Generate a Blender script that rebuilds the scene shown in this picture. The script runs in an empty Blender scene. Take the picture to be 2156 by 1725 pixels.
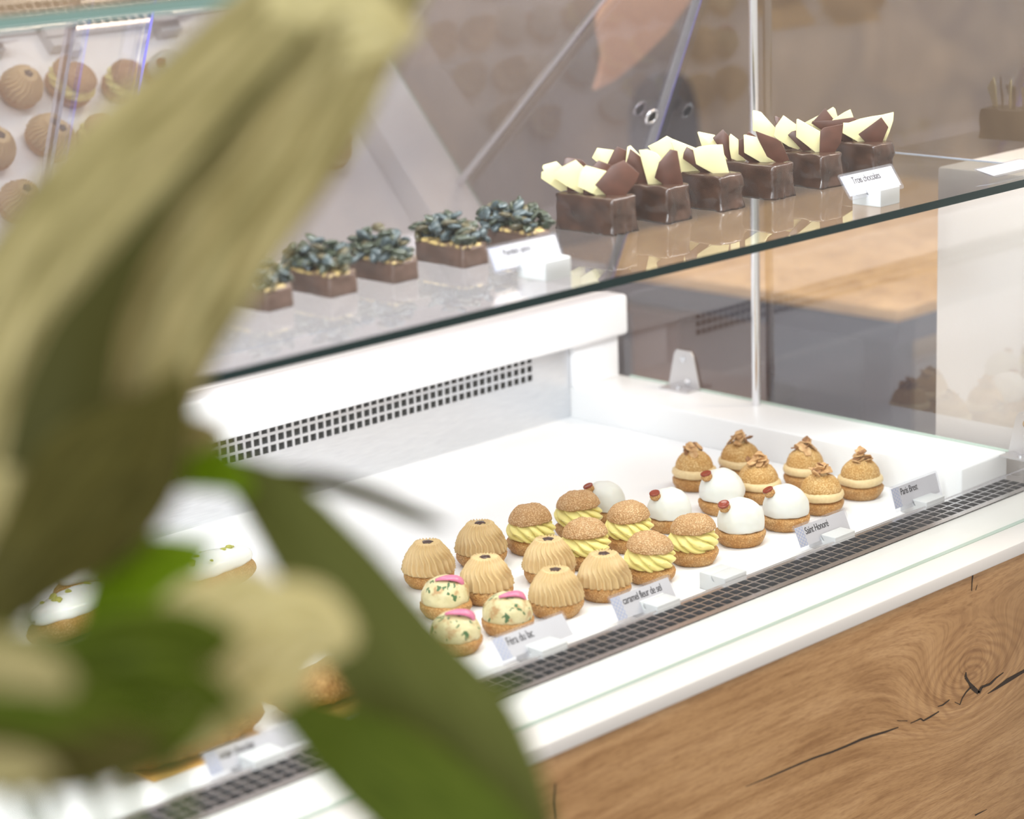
import bpy, bmesh, math, random
from mathutils import Vector, Matrix, noise
R = random.Random(7)
sc = bpy.context.scene
COL = sc.collection

# ---------------------------------------------------------------- camera
CAM = Vector((-2.290, -1.440, 0.820))
RX = Vector((0.71336, -0.69987, -0.03607)); UP = Vector((0.20234, 0.15641, 0.96674)); FW = Vector((0.67095, 0.69693, -0.25319))
FPX = 4900.0
cd = bpy.data.cameras.new('camera'); cam = bpy.data.objects.new('camera', cd); COL.objects.link(cam)
m3 = Matrix((RX, UP, -FW)).transposed()
cam.matrix_world = Matrix.Translation(CAM) @ m3.to_4x4()
cd.sensor_width = 36.0; cd.lens = FPX * 36.0 / 2156.0
cd.clip_start = 0.02; cd.clip_end = 60
cd.dof.use_dof = True; cd.dof.focus_distance = 2.58; cd.dof.aperture_fstop = 3.3; cd.dof.aperture_blades = 9
sc.camera = cam

# ---------------------------------------------------------------- world, lights, exposure
w = bpy.data.worlds.new('world'); sc.world = w; w.use_nodes = True
bg = w.node_tree.nodes['Background']; bg.inputs[0].default_value = (1.0, 0.95, 0.90, 1); bg.inputs[1].default_value = 0.95
sc.view_settings.view_transform = 'Standard'; sc.view_settings.look = 'None'
sc.view_settings.exposure = 0.0; sc.view_settings.gamma = 1.0
sc.view_settings.use_curve_mapping = False

def area(name, loc, target, sx, sy, power, col):
    l = bpy.data.lights.new(name, 'AREA'); l.shape = 'RECTANGLE'; l.size = sx; l.size_y = sy
    l.energy = power; l.color = col
    o = bpy.data.objects.new(name, l); COL.objects.link(o); o.location = loc
    d = Vector(target) - Vector(loc)
    o.rotation_euler = d.to_track_quat('-Z', 'Y').to_euler()
    return o
area('window_light', (-4.2, -1.6, 1.6), (-0.6, 0.2, 0.2), 2.6, 1.8, 60, (0.80, 0.88, 1.0))
area('ceiling_light', (1.6, -1.4, 2.6), (-0.3, 0.2, 0.3), 0.7, 0.7, 45, (1.0, 0.80, 0.58))
area('ceiling_light', (-0.6, 1.7, 2.7), (0.2, 1.6, 0.0), 1.6, 0.8, 50, (1.0, 0.90, 0.80))

# ---------------------------------------------------------------- helpers
def pix(px, py, axis, val):
    """photo direction (px, py) met with the plane axis = val"""
    r = RX * ((px - 1078) / FPX) + UP * (-(py - 862.5) / FPX) + FW
    t = (val - CAM[axis]) / r[axis]
    return CAM + r * t
def pdist(px, py, d):
    r = RX * ((px - 1078) / FPX) + UP * (-(py - 862.5) / FPX) + FW
    return CAM + r * d

class MB:
    def __init__(s): s.v = []; s.f = []; s.mi = []
    def add(s, vs, fs, mi=0):
        b = len(s.v); s.v += [tuple(v) for v in vs]
        for f in fs: s.f.append([b + i for i in f]); s.mi.append(mi)
    def box(s, x0, x1, y0, y1, z0, z1, mi=0):
        vs = [(x0,y0,z0),(x1,y0,z0),(x1,y1,z0),(x0,y1,z0),(x0,y0,z1),(x1,y0,z1),(x1,y1,z1),(x0,y1,z1)]
        s.add(vs, [(0,3,2,1),(4,5,6,7),(0,1,5,4),(1,2,6,5),(2,3,7,6),(3,0,4,7)], mi); return s
    def tube(s, p0, p1, r, n=16, mi=0, r1=None):
        p0 = Vector(p0); p1 = Vector(p1); d = (p1 - p0).normalized()
        a = d.orthogonal().normalized(); b = d.cross(a); r1 = r if r1 is None else r1
        vs = []
        for p, q in ((p0, r), (p1, r1)):
            for i in range(n):
                t = 2*math.pi*i/n; vs.append(p + a*math.cos(t)*q + b*math.sin(t)*q)
        fs = [(i, (i+1) % n, n+(i+1) % n, n+i) for i in range(n)] + [tuple(range(n-1, -1, -1)), tuple(range(n, 2*n))]
        s.add(vs, fs, mi)
    def lathe(s, prof, n=48, fn=None, mi=0, cap=True):
        """prof: list of (r, z); fn(theta, k, r, z) -> (r, z, dtheta)"""
        vs = []; m = len(prof)
        for k, (r, z) in enumerate(prof):
            for i in range(n):
                t = 2*math.pi*i/n
                rr, zz, dt = fn(t, k/(m-1), r, z) if fn else (r, z, 0)
                vs.append((rr*math.cos(t+dt), rr*math.sin(t+dt), zz))
        fs = []
        for k in range(m-1):
            for i in range(n):
                j = (i+1) % n; fs.append((k*n+i, k*n+j, (k+1)*n+j, (k+1)*n+i))
        if cap:
            fs.append(tuple(range(n-1, -1, -1))); fs.append(tuple(range((m-1)*n, m*n)))
        s.add(vs, fs, mi)
    def mesh(s, name, mats, smooth=False, bevel=0, seg=2, angle=None):
        me = bpy.data.meshes.new(name); me.from_pydata(s.v, [], s.f); me.validate()
        for m in (mats if isinstance(mats, (list, tuple)) else [mats]): me.materials.append(m)
        if len(s.mi) == len(me.polygons):
            for p, i in zip(me.polygons, s.mi): p.material_index = i
        bm = bmesh.new(); bm.from_mesh(me)
        bmesh.ops.recalc_face_normals(bm, faces=bm.faces)
        if bevel:
            es = [e for e in bm.edges if len(e.link_faces) == 2 and e.calc_face_angle(0) > 0.6]
            bmesh.ops.bevel(bm, geom=es, offset=bevel, segments=seg, profile=0.5, affect='EDGES', clamp_overlap=True)
        bm.to_mesh(me); bm.free()
        if smooth or bevel:
            for p in me.polygons: p.use_smooth = True
            try: me.set_sharp_from_angle(angle=angle if angle else math.radians(40))
            except Exception: pass
        return me
def obj(name, me, parent=None, loc=None, rot=None):
    o = bpy.data.objects.new(name, me); COL.objects.link(o)
    if parent: o.parent = parent
    if loc is not None: o.location = loc
    if rot is not None: o.rotation_euler = rot
    return o
def empty(name, loc=(0,0,0), rot=(0,0,0)):
    o = bpy.data.objects.new(name, None); o.empty_display_size = 0.02; COL.objects.link(o)
    o.location = loc; o.rotation_euler = rot; return o
def tag(o, label=None, cat=None, group=None, kind=None):
    if label: o['label'] = label
    if cat: o['category'] = cat
    if group: o['group'] = group
    if kind: o['kind'] = kind
    return o
def copy_tree(o, parent=None):
    c = o.copy(); COL.objects.link(c)
    if parent: c.parent = parent
    for ch in list(o.children): copy_tree(ch, c)
    return c

# ---------------------------------------------------------------- materials
def mat(name, col, rough=0.5, metal=0.0, sss=0.0, spec=None, emit=None, es=0.0):
    m = bpy.data.materials.new(name); m.use_nodes = True
    b = m.node_tree.nodes['Principled BSDF']
    b.inputs['Base Color'].default_value = (*col, 1); b.inputs['Roughness'].default_value = rough
    b.inputs['Metallic'].default_value = metal
    if sss:
        b.inputs['Subsurface Weight'].default_value = sss; b.inputs['Subsurface Scale'].default_value = 0.004
        b.inputs['Subsurface Radius'].default_value = (1, .7, .4)
    if spec is not None: b.inputs['Specular IOR Level'].default_value = spec
    if emit: b.inputs['Emission Color'].default_value = (*emit, 1); b.inputs['Emission Strength'].default_value = es
    return m
def nd(m, t, **kw):
    n = m.node_tree.nodes.new(t)
    for k, v in kw.items():
        if k in n.inputs: n.inputs[k].default_value = v
        else: setattr(n, k, v)
    return n
def lk(m, a, b): m.node_tree.links.new(a, b)
def ramp(m, stops):
    r = m.node_tree.nodes.new('ShaderNodeValToRGB'); e = r.color_ramp.elements
    while len(e) < len(stops): e.new(0.5)
    for x, (p, c) in zip(e, stops): x.position = p; x.color = (*c, 1)
    return r
def coords(m, scale=(1,1,1), rot=(0,0,0), src='Object'):
    tc = nd(m, 'ShaderNodeTexCoord'); mp = nd(m, 'ShaderNodeMapping'); mp.inputs['Scale'].default_value = scale
    mp.inputs['Rotation'].default_value = rot
    lk(m, tc.outputs[src], mp.inputs['Vector']); return mp.outputs['Vector']
def noisy(name, c0, c1, scale, rough=0.5, bump=0.0, bscale=None, detail=4, lo=.35, hi=.65, sc3=(1,1,1), metal=0.0, dist=0.001, sss=0.0):
    m = mat(name, c0, rough, metal, sss); b = m.node_tree.nodes['Principled BSDF']
    v = coords(m, sc3)
    n = nd(m, 'ShaderNodeTexNoise', Scale=scale, Detail=detail); lk(m, v, n.inputs['Vector'])
    r = ramp(m, [(lo, c0), (hi, c1)]); lk(m, n.outputs['Fac'], r.inputs[0]); lk(m, r.outputs[0], b.inputs['Base Color'])
    if bump:
        n2 = nd(m, 'ShaderNodeTexNoise', Scale=bscale or scale, Detail=detail); lk(m, v, n2.inputs['Vector'])
        bp = nd(m, 'ShaderNodeBump', Strength=bump, Distance=dist); lk(m, n2.outputs['Fac'], bp.inputs['Height']); lk(m, bp.outputs[0], b.inputs['Normal'])
    return m
def glass(name, tint=(1,1,1), ior=1.5, rough=0.0, haze=0.0, base=0.0, gcol=(1,1,1)):
    m = bpy.data.materials.new(name); m.use_nodes = True; nt = m.node_tree; nt.nodes.clear()
    out = nd(m, 'ShaderNodeOutputMaterial'); tr = nd(m, 'ShaderNodeBsdfTransparent'); tr.inputs[0].default_value = (*tint, 1)
    gl = nd(m, 'ShaderNodeBsdfGlossy', Roughness=rough); fr = nd(m, 'ShaderNodeFresnel', IOR=ior)
    ge = nd(m, 'ShaderNodeNewGeometry'); inv = nd(m, 'ShaderNodeMath', operation='SUBTRACT'); inv.inputs[0].default_value = 1.0
    mu = nd(m, 'ShaderNodeMath', operation='MULTIPLY'); mx = nd(m, 'ShaderNodeMixShader')
    gl.inputs[0].default_value = (*gcol, 1); bs = nd(m, 'ShaderNodeMath', operation='MAXIMUM'); bs.inputs[1].default_value = base; lk(m, fr.outputs[0], bs.inputs[0])
    lk(m, ge.outputs['Backfacing'], inv.inputs[1]); lk(m, inv.outputs[0], mu.inputs[0]); lk(m, bs.outputs[0], mu.inputs[1])
    lk(m, mu.outputs[0], mx.inputs[0]); lk(m, tr.outputs[0], mx.inputs[1]); lk(m, gl.outputs[0], mx.inputs[2])
    last = mx.outputs[0]
    if haze:
        df = nd(m, 'ShaderNodeBsdfDiffuse'); df.inputs[0].default_value = (.9, .9, .95, 1)
        m2 = nd(m, 'ShaderNodeMixShader'); m2.inputs[0].default_value = haze
        lk(m, last, m2.inputs[1]); lk(m, df.outputs[0], m2.inputs[2]); last = m2.outputs[0]
    lk(m, last, out.inputs[0]); return m

M_white = mat('white_solid_surface', (.86, .86, .86), .35)
M_sill = mat('white_stone', (.74, .72, .69), .30)
M_lip = mat('white_lacquer', (.88, .88, .90), .30)
M_steel = noisy('brushed_steel', (.62,.63,.66), (.75,.76,.78), 40, .32, sc3=(1, 30, 60), metal=.85)
M_grille = mat('grille_steel', (.72,.71,.72), .22, .95)
M_dark = mat('dark_recess', (.012,.011,.010), .8)
M_dark2 = mat('vent_recess', (.09,.09,.085), .8)
M_chrome = mat('chrome', (.8,.8,.82), .12, 1.0)
M_glass = glass('clear_glass', (.965,.955,.945), 1.5, base=.15, gcol=(.97,.94,.97))
M_shelf = glass('shelf_glass', (.94,.96,.95), 1.5)
M_acry = glass('acrylic', (.80,.79,.84), 1.6, base=.34, gcol=(.97,.94,1.0), haze=.03)
M_fglass = glass('front_glass', (.985,.99,.985), 1.35)
M_edge = mat('glass_edge_teal', (.004,.024,.024), .15, spec=.04)
M_edgel = mat('glass_edge_pale', (.22,.36,.33), .15)
M_violet = mat('acrylic_edge', (.22,.20,.70), .2)
M_prof = glass('acrylic_profile', (.62,.60,.62), 1.7, .05, .18)
M_sleeve = glass('card_sleeve', (.93,.93,.95), 1.5, .03, .05)
M_paper = mat('card_paper', (.56,.54,.55), .6)
M_ink = mat('ink', (.05,.045,.05), .6)
M_blue = mat('blue_ink', (.16,.28,.62), .6)
M_block = mat('white_block', (.56,.56,.56), .45)

def crust(name, c_lo, c_hi, c_deep, vscale=420, bump=.9):
    m = mat(name, c_hi, .65, 0, .08); b = m.node_tree.nodes['Principled BSDF']; v = coords(m)
    vo = nd(m, 'ShaderNodeTexVoronoi', Scale=vscale, feature='F1'); lk(m, v, vo.inputs['Vector'])
    n = nd(m, 'ShaderNodeTexNoise', Scale=70, Detail=3); lk(m, v, n.inputs['Vector'])
    r1 = ramp(m, [(.18, c_hi), (.55, c_lo)]); lk(m, vo.outputs['Distance'], r1.inputs[0])
    r2 = ramp(m, [(.38, (1,1,1)), (.62, c_deep)]); lk(m, n.outputs['Fac'], r2.inputs[0])
    mx = nd(m, 'ShaderNodeMixRGB', blend_type='MULTIPLY'); mx.inputs[0].default_value = 1
    lk(m, r1.outputs[0], mx.inputs[1]); lk(m, r2.outputs[0], mx.inputs[2]); lk(m, mx.outputs[0], b.inputs['Base Color'])
    bp = nd(m, 'ShaderNodeBump', Strength=bump, Distance=.0012); bp.invert = True
    lk(m, vo.outputs['Distance'], bp.inputs['Height']); lk(m, bp.outputs[0], b.inputs['Normal']); return m
M_bun = crust('choux_crust', (.46,.25,.085), (.68,.43,.19), (.88,.74,.52), 520)
M_top = crust('craquelin_crust', (.46,.26,.11), (.72,.50,.28), (.90,.84,.74), 520, 1.0)
M_ptop = crust('golden_crust', (.54,.31,.10), (.80,.56,.27), (.9,.82,.66), 520, .9)
M_lemon = mat('lemon_cream', (.80,.70,.25), .45, 0, .25)
M_cara = noisy('caramel_cream', (.60,.42,.20), (.66,.47,.235), 60, .5, sss=.12)
M_white_cream = noisy('whipped_cream', (.66,.65,.60), (.70,.69,.64), 50, .5, .25, 90, sss=.2)
M_pral = noisy('praline_cream', (.74,.57,.31), (.68,.50,.26), 300, .5, sss=.15)
M_caradisc = mat('caramel_glaze', (.23,.035,.012), .08)
M_chocodisc = mat('dark_chocolate_drop', (.055,.025,.018), .12)
M_nut = noisy('toasted_almond', (.46,.24,.09), (.66,.42,.20), 120, .6)
M_nutd = noisy('dark_almond', (.20,.09,.035), (.40,.20,.08), 120, .6)
def fera_mat():
    m = mat('herbed_fish_cream', (.6,.54,.3), .45, 0, .1); b = m.node_tree.nodes['Principled BSDF']; v = coords(m)
    n = nd(m, 'ShaderNodeTexNoise', Scale=90, Detail=3); lk(m, v, n.inputs['Vector'])
    r = ramp(m, [(.36, (.46,.28,.12)), (.46, (.58,.50,.27)), (.70, (.66,.58,.34))]); lk(m, n.outputs['Fac'], r.inputs[0])
    nw = nd(m, 'ShaderNodeTexNoise', Scale=160, Detail=1); lk(m, v, nw.inputs['Vector'])
    wa = nd(m, 'ShaderNodeVectorMath', operation='MULTIPLY_ADD'); wa.inputs[1].default_value = (.012,)*3; lk(m, nw.outputs['Color'], wa.inputs[0]); lk(m, v, wa.inputs[2])
    sq_ = nd(m, 'ShaderNodeMapping'); sq_.inputs['Scale'].default_value = (1.0, 1.7, .75); sq_.inputs['Rotation'].default_value = (.5, .3, .8); lk(m, wa.outputs[0], sq_.inputs['Vector'])
    vo = nd(m, 'ShaderNodeTexVoronoi', Scale=135); lk(m, sq_.outputs[0], vo.inputs['Vector'])
    r2 = ramp(m, [(.0, (0,0,0)), (1., (1,1,1))]); lk(m, vo.outputs['Color'], r2.inputs[0])
    a = nd(m, 'ShaderNodeMath', operation='GREATER_THAN'); a.inputs[1].default_value = .58; lk(m, r2.outputs[0], a.inputs[0])
    c = nd(m, 'ShaderNodeMath', operation='LESS_THAN'); c.inputs[1].default_value = .42; lk(m, vo.outputs['Distance'], c.inputs[0])
    d = nd(m, 'ShaderNodeMath', operation='MULTIPLY'); lk(m, a.outputs[0], d.inputs[0]); lk(m, c.outputs[0], d.inputs[1])
    mx = nd(m, 'ShaderNodeMixRGB'); mx.inputs[2].default_value = (.07,.14,.05,1); lk(m, d.outputs[0], mx.inputs[0]); lk(m, r.outputs[0], mx.inputs[1])
    lk(m, mx.outputs[0], b.inputs['Base Color'])
    bp = nd(m, 'ShaderNodeBump', Strength=.9, Distance=.002); lk(m, n.outputs['Fac'], bp.inputs['Height']); lk(m, bp.outputs[0], b.inputs['Normal'])
    return m
M_fera = fera_mat()
M_onion = mat('pickled_onion', (.60,.17,.28), .2, 0, .2)
M_choc = noisy('chocolate_glaze', (.034,.017,.011), (.062,.031,.020), 45, .24, .6, 60, detail=2, dist=.002)
M_milk = noisy('pumpkin_bar_chocolate', (.075,.042,.030), (.105,.060,.044), 60, .38, .3, 40, detail=1)
M_wchoc = mat('white_chocolate', (.66,.59,.32), .32, 0, .15)
M_dchoc = noisy('milk_chocolate_shard', (.062,.022,.012), (.085,.031,.018), 90, .34)
M_frost = noisy('pumpkin_cream', (.10,.055,.035), (.50,.36,.14), 110, .5, .6, 120, lo=.42, hi=.55)
M_seed = [noisy('seed_green', (.020,.028,.018), (.050,.058,.034), 300, .30),
          noisy('seed_blue_green', (.032,.046,.048), (.070,.090,.095), 300, .28),
          noisy('seed_brown', (.045,.036,.018), (.10,.08,.038), 300, .35)]
M_ice = mat('white_fondant', (.84,.84,.80), .2, 0, .2)
M_pist = noisy('pistachio', (.30,.30,.05), (.50,.48,.10), 300, .5)
M_slate = mat('slate_paint', (.050,.048,.072), .45)
M_crumb = crust('crumble_crust', (.34,.16,.035), (.56,.32,.10), (.85,.75,.55), 420, 1.0)
M_gold = mat('gold_board', (.72,.42,.12), .35, .3)
def wood_mat(name, base=(.52,.305,.135), dark=(.41,.225,.090), light=(.60,.37,.18), knot=None):
    m = mat(name, base, .45); b = m.node_tree.nodes['Principled BSDF']
    tc = nd(m, 'ShaderNodeTexCoord'); src = tc.outputs['Object']
    if knot:
        # grain bends round the knot
        sub = nd(m, 'ShaderNodeVectorMath', operation='SUBTRACT'); sub.inputs[1].default_value = knot; lk(m, src, sub.inputs[0])
        mul = nd(m, 'ShaderNodeVectorMath', operation='MULTIPLY'); mul.inputs[1].default_value = (9, 0, 17); lk(m, sub.outputs[0], mul.inputs[0])
        ln = nd(m, 'ShaderNodeVectorMath', operation='LENGTH'); lk(m, mul.outputs[0], ln.inputs[0])
        sq = nd(m, 'ShaderNodeMath', operation='POWER'); sq.inputs[1].default_value = 2; lk(m, ln.outputs['Value'], sq.inputs[0])
        ng = nd(m, 'ShaderNodeMath', operation='MULTIPLY'); ng.inputs[1].default_value = -1; lk(m, sq.outputs[0], ng.inputs[0])
        ex = nd(m, 'ShaderNodeMath', operation='EXPONENT'); lk(m, ng.outputs[0], ex.inputs[0])
        sp = nd(m, 'ShaderNodeSeparateXYZ'); lk(m, src, sp.inputs[0])
        st = nd(m, 'ShaderNodeMath', operation='MULTIPLY'); st.inputs[1].default_value = .11; lk(m, ex.outputs[0], st.inputs[0])
        ad = nd(m, 'ShaderNodeMath', operation='ADD'); lk(m, sp.outputs['Z'], ad.inputs[0]); lk(m, st.outputs[0], ad.inputs[1])
        cb = nd(m, 'ShaderNodeCombineXYZ'); lk(m, sp.outputs['X'], cb.inputs[0]); lk(m, sp.outputs['Y'], cb.inputs[1]); lk(m, ad.outputs[0], cb.inputs[2])
        src = cb.outputs[0]
    def mp(s):
        q = nd(m, 'ShaderNodeMapping'); q.inputs['Scale'].default_value = s; lk(m, src, q.inputs['Vector']); return q.outputs[0]
    n1 = nd(m, 'ShaderNodeTexNoise', Scale=3.0, Detail=5, Distortion=.6); lk(m, mp((1.6, 1, 14)), n1.inputs['Vector'])
    n2 = nd(m, 'ShaderNodeTexNoise', Scale=22, Detail=6, Distortion=.3); lk(m, mp((1.0, 1, 14)), n2.inputs['Vector'])
    n3 = nd(m, 'ShaderNodeTexNoise', Scale=90, Detail=3); lk(m, mp((1.0, 1, 9)), n3.inputs['Vector'])
    r1 = ramp(m, [(.30, dark), (.52, base), (.75, light)]); lk(m, n1.outputs['Fac'], r1.inputs[0])
    r2 = ramp(m, [(.35, (.74,.68,.62)), (.55, (1,1,1))]); lk(m, n2.outputs['Fac'], r2.inputs[0])
    r3 = ramp(m, [(.36, (.80,.76,.72)), (.52, (1,1,1))]); lk(m, n3.outputs['Fac'], r3.inputs[0])
    a = nd(m, 'ShaderNodeMixRGB', blend_type='MULTIPLY'); a.inputs[0].default_value = .8; lk(m, r1.outputs[0], a.inputs[1]); lk(m, r2.outputs[0], a.inputs[2])
    c = nd(m, 'ShaderNodeMixRGB', blend_type='MULTIPLY'); c.inputs[0].default_value = .8; lk(m, a.outputs[0], c.inputs[1]); lk(m, r3.outputs[0], c.inputs[2])
    last = c.outputs[0]
    if knot:
        wv = nd(m, 'ShaderNodeMath', operation='MULTIPLY'); wv.inputs[1].default_value = 42
        nz = nd(m, 'ShaderNodeTexNoise', Scale=14, Detail=2); lk(m, mp((1,1,1)), nz.inputs['Vector'])
        w1 = nd(m, 'ShaderNodeMath', operation='MULTIPLY_ADD'); w1.inputs[1].default_value = .5; lk(m, nz.outputs['Fac'], w1.inputs[0]); lk(m, ln.outputs['Value'], w1.inputs[2])
        lk(m, w1.outputs[0], wv.inputs[0])
        sn = nd(m, 'ShaderNodeMath', operation='SINE'); lk(m, wv.outputs[0], sn.inputs[0])
        rr = ramp(m, [(.0, (.62,.52,.44)), (.6, (1.0,1.0,1.0)), (1., (1.12,1.1,1.05))]); 
        mr = nd(m, 'ShaderNodeMapRange'); mr.inputs['From Min'].default_value = -1; lk(m, sn.outputs[0], mr.inputs['Value']); lk(m, mr.outputs[0], rr.inputs[0])
        mr2 = nd(m, 'ShaderNodeMapRange'); mr2.inputs['From Min'].default_value = 1.35; mr2.inputs['From Max'].default_value = .5; lk(m, ln.outputs['Value'], mr2.inputs['Value'])
        sc2 = nd(m, 'ShaderNodeMath', operation='MULTIPLY'); sc2.inputs[1].default_value = .55; lk(m, mr2.outputs[0], sc2.inputs[0])
        k = nd(m, 'ShaderNodeMixRGB', blend_type='MULTIPLY'); lk(m, sc2.outputs[0], k.inputs[0]); lk(m, last, k.inputs[1]); lk(m, rr.outputs[0], k.inputs[2]); last = k.outputs[0]
    lk(m, last, b.inputs['Base Color'])
    bp = nd(m, 'ShaderNodeBump', Strength=.25, Distance=.001); lk(m, n3.outputs['Fac'], bp.inputs['Height']); lk(m, bp.outputs[0], b.inputs['Normal'])
    return m
KN = pix(2045, 1425, 1, -.068)
M_wood = wood_mat('oak_panel', knot=tuple(KN))
M_wood2 = wood_mat('oak_table', base=(.66,.44,.22), dark=(.56,.36,.17), light=(.74,.52,.30))
M_crack = mat('wood_crack', (.045,.030,.020), .8)

# ---------------------------------------------------------------- the room
def wall_mat():
    m = mat('stone_wall', (.3,.25,.2), .85); b = m.node_tree.nodes['Principled BSDF']; v = coords(m)
    n = nd(m, 'ShaderNodeTexNoise', Scale=3.2, Detail=4, Distortion=.8); lk(m, v, n.inputs['Vector'])
    vo = nd(m, 'ShaderNodeTexVoronoi', Scale=3.4); lk(m, v, vo.inputs['Vector'])
    r = ramp(m, [(.32, (.19,.135,.085)), (.5, (.29,.215,.135)), (.68, (.40,.30,.19))]); lk(m, n.outputs['Fac'], r.inputs[0])
    r2 = ramp(m, [(0, (.80,.80,.84)), (1, (1.15,1.08,1.0))]); lk(m, vo.outputs['Color'], r2.inputs[0])
    a = nd(m, 'ShaderNodeMixRGB', blend_type='MULTIPLY'); a.inputs[0].default_value = .8; lk(m, r.outputs[0], a.inputs[1]); lk(m, r2.outputs[0], a.inputs[2])
    lk(m, a.outputs[0], b.inputs['Base Color']); return m
b = MB().box(-4.0, 6.0, 2.6, 2.8, -.85, 2.4)
tag(obj('wall_back', b.mesh('wall_back', wall_mat())), kind='structure')
b = MB().box(-5.0, 6.0, -3.0, 2.8, -.95, -.85)
tag(obj('floor', b.mesh('floor', noisy('floor_tiles', (.16,.16,.18), (.22,.22,.24), 4, .35))), kind='structure')

# ---------------------------------------------------------------- the display case
ZS = .012          # top of the sill and front grille
XL = -2.05         # left end of what is built
case = tag(empty('display_case', (0, 0, -.85)),
    'long refrigerated pastry case with white deck, glass end panel and oak front', 'display case')
def part(name, me, parent=None):
    o = obj(name, me, parent or case)
    if parent is None: o.location = (0, 0, .85)
    return o
part('deck', MB().box(XL, -.0955, .0835, .729, -.02, 0).mesh('deck', M_white))
b = MB(); b.box(-.095, .0, .0835, .80, -.02, .042)
part('side_ledge', b.mesh('side_ledge', M_white, bevel=.003, seg=3))
b = MB(); b.box(XL, .02, -.0735, .034, -.003, ZS)
part('sill', b.mesh('sill', M_sill, bevel=.002, seg=2))
# oak front with its cracks
b = MB(); b.box(XL, .02, -.068, -.045, -.85, -.003)
def crackpoly(pts, mi=1):
    c = [pix(x, y, 1, -.0683) for x, y in pts]; b.add(c, [tuple(range(len(c)))], mi)
def zc(l): return [(1560 + x*.316, 1180 + y*.316) for x, y in l]
def ribbon(line):
    """line of (px, py, half width px)"""
    for (x0, y0, w0), (x1, y1, w1) in zip(line, line[1:]):
        dx, dy = x1-x0, y1-y0; L = math.hypot(dx, dy); nx, ny = -dy/L, dx/L
        crackpoly([(x0+nx*w0, y0+ny*w0), (x1+nx*w1, y1+ny*w1), (x1-nx*w1, y1-ny*w1), (x0-nx*w0, y0-ny*w0)])
def zr(l): return [(1560+x*.316, 1180+y*.316, w_) for x, y, w_ in l]
ribbon(zr([(30,1510,.5),(200,1440,1.6),(350,1375,1.8),(480,1320,2.0),(600,1280,2.2),(700,1240,2.2),(800,1195,2.6),(880,1168,2.4),(960,1145,2.2),(1050,1113,1.0)]))
ribbon(zr([(1040,1069,.6),(1110,1071,.8)]))
ribbon(zr([(1130,1087,.8),(1200,1055,1.4),(1215,1070,1.5),(1260,1045,1.9),(1320,1008,1.2)]))
ribbon(zr([(1312,975,.8),(1345,965,1.6),(1390,930,1.0)]))
ribbon(zr([(1425,945,.6),(1460,962,.9),(1475,920,1.0),(1500,880,1.4),(1530,848,1.8)]))
ribbon(zr([(1500,745,.8),(1498,780,3.0),(1520,815,2.4),(1545,850,5.0),(1585,885,4.0)]))
ribbon(zr([(1585,885,3.0),(1605,845,2.6),(1660,825,2.4),(1700,785,1.6),(1750,748,.8)]))
ribbon(zr([(1645,890,.6),(1700,855,2.4),(1780,800,4.4),(1840,765,3.6),(1900,730,3.0)]))
ribbon(zr([(1545,100,1.4),(1540,150,1.0),(1538,205,.8)])); ribbon(zr([(1575,165,.5),(1565,200,.6)]))
ribbon([(1170,1650,1.4),(1168,1690,1.8),(1172,1725,1.4)])
ribbon(zr([(1560,1700,1.5),(1640,1660,.4)]))
part('front_panel', b.mesh('front_panel', [M_wood, M_crack]))
b = MB(); b.box(XL, -.01, .03, .78, -.85, -.02)
part('body', b.mesh('body', M_white))
# perforated panels
def perf(name, u0, nu, pu, v0, nv, pv, hu, hv, U, V, place, depth, mats):
    """panel in (u, v) with nu x nv holes; place(u, v, d) -> point"""
    us = [U[0]]; vs = [V[0]]
    for i in range(nu): us += [u0 + i*pu, u0 + i*pu + hu]
    us.append(U[1])
    for j in range(nv): vs += [v0 + j*pv, v0 + j*pv + hv]
    vs.append(V[1])
    m_ = MB(); nU, nV = len(us), len(vs)
    for d in (0, depth):
        m_.v += [tuple(place(u, v, d)) for v in vs for u in us]
    off = nU*nV
    def hole(i, j): return i % 2 == 1 and j % 2 == 1 and i < nU-2 and j < nV-1 and 0 < i and 0 < j and j < nV-1
    for j in range(nV-1):
        for i in range(nU-1):
            if hole(i, j):
                a, c, e, g = j*nU+i, j*nU+i+1, (j+1)*nU+i+1, (j+1)*nU+i
                for p, q in ((a, c), (c, e), (e, g), (g, a)): m_.f.append([p, q, q+off, p+off]); m_.mi.append(0)
            else:
                m_.f.append([j*nU+i, j*nU+i+1, (j+1)*nU+i+1, (j+1)*nU+i]); m_.mi.append(0)
    # outer rim
    return m_.mesh(name, mats)
# back: steel sheet with three rows of square holes, recess behind
nb = 120; p_b = .01255
part('back_panel', perf('back_panel', -.163-nb*p_b, nb, p_b, .0655, 3, .0124, .0088, .0088, (XL, -.0955), (0, .108),
     lambda u, v, d: (u, .724 + d, v), .002, M_steel))
part('vent_recess', MB().box(XL, -.10, .732, .76, .0, .12).mesh('vent_recess', M_dark2))
b = MB(); b.box(XL, .0, .700, .745, .102, .159)
part('back_rail', b.mesh('back_rail', M_lip, bevel=.006, seg=4))
b = MB(); b.box(-.094, -.006, .716, .80, .042, .104)
part('back_end_block', b.mesh('back_end_block', M_lip, bevel=.001))
b = MB(); b.box(XL, .0, .746, .87, .03, .157)
part('rear_ledge', b.mesh('rear_ledge', M_lip, bevel=.002))
b = MB(); b.box(XL, .14, .872, 1.30, .128, .158)
b.box(XL, .10, .90, 1.28, -.85, .127)
tag(obj('rear_worktop', b.mesh('rear_worktop', M_white, bevel=.002)), 'white staff worktop running behind the rear doors of the case', 'worktop')
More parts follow.
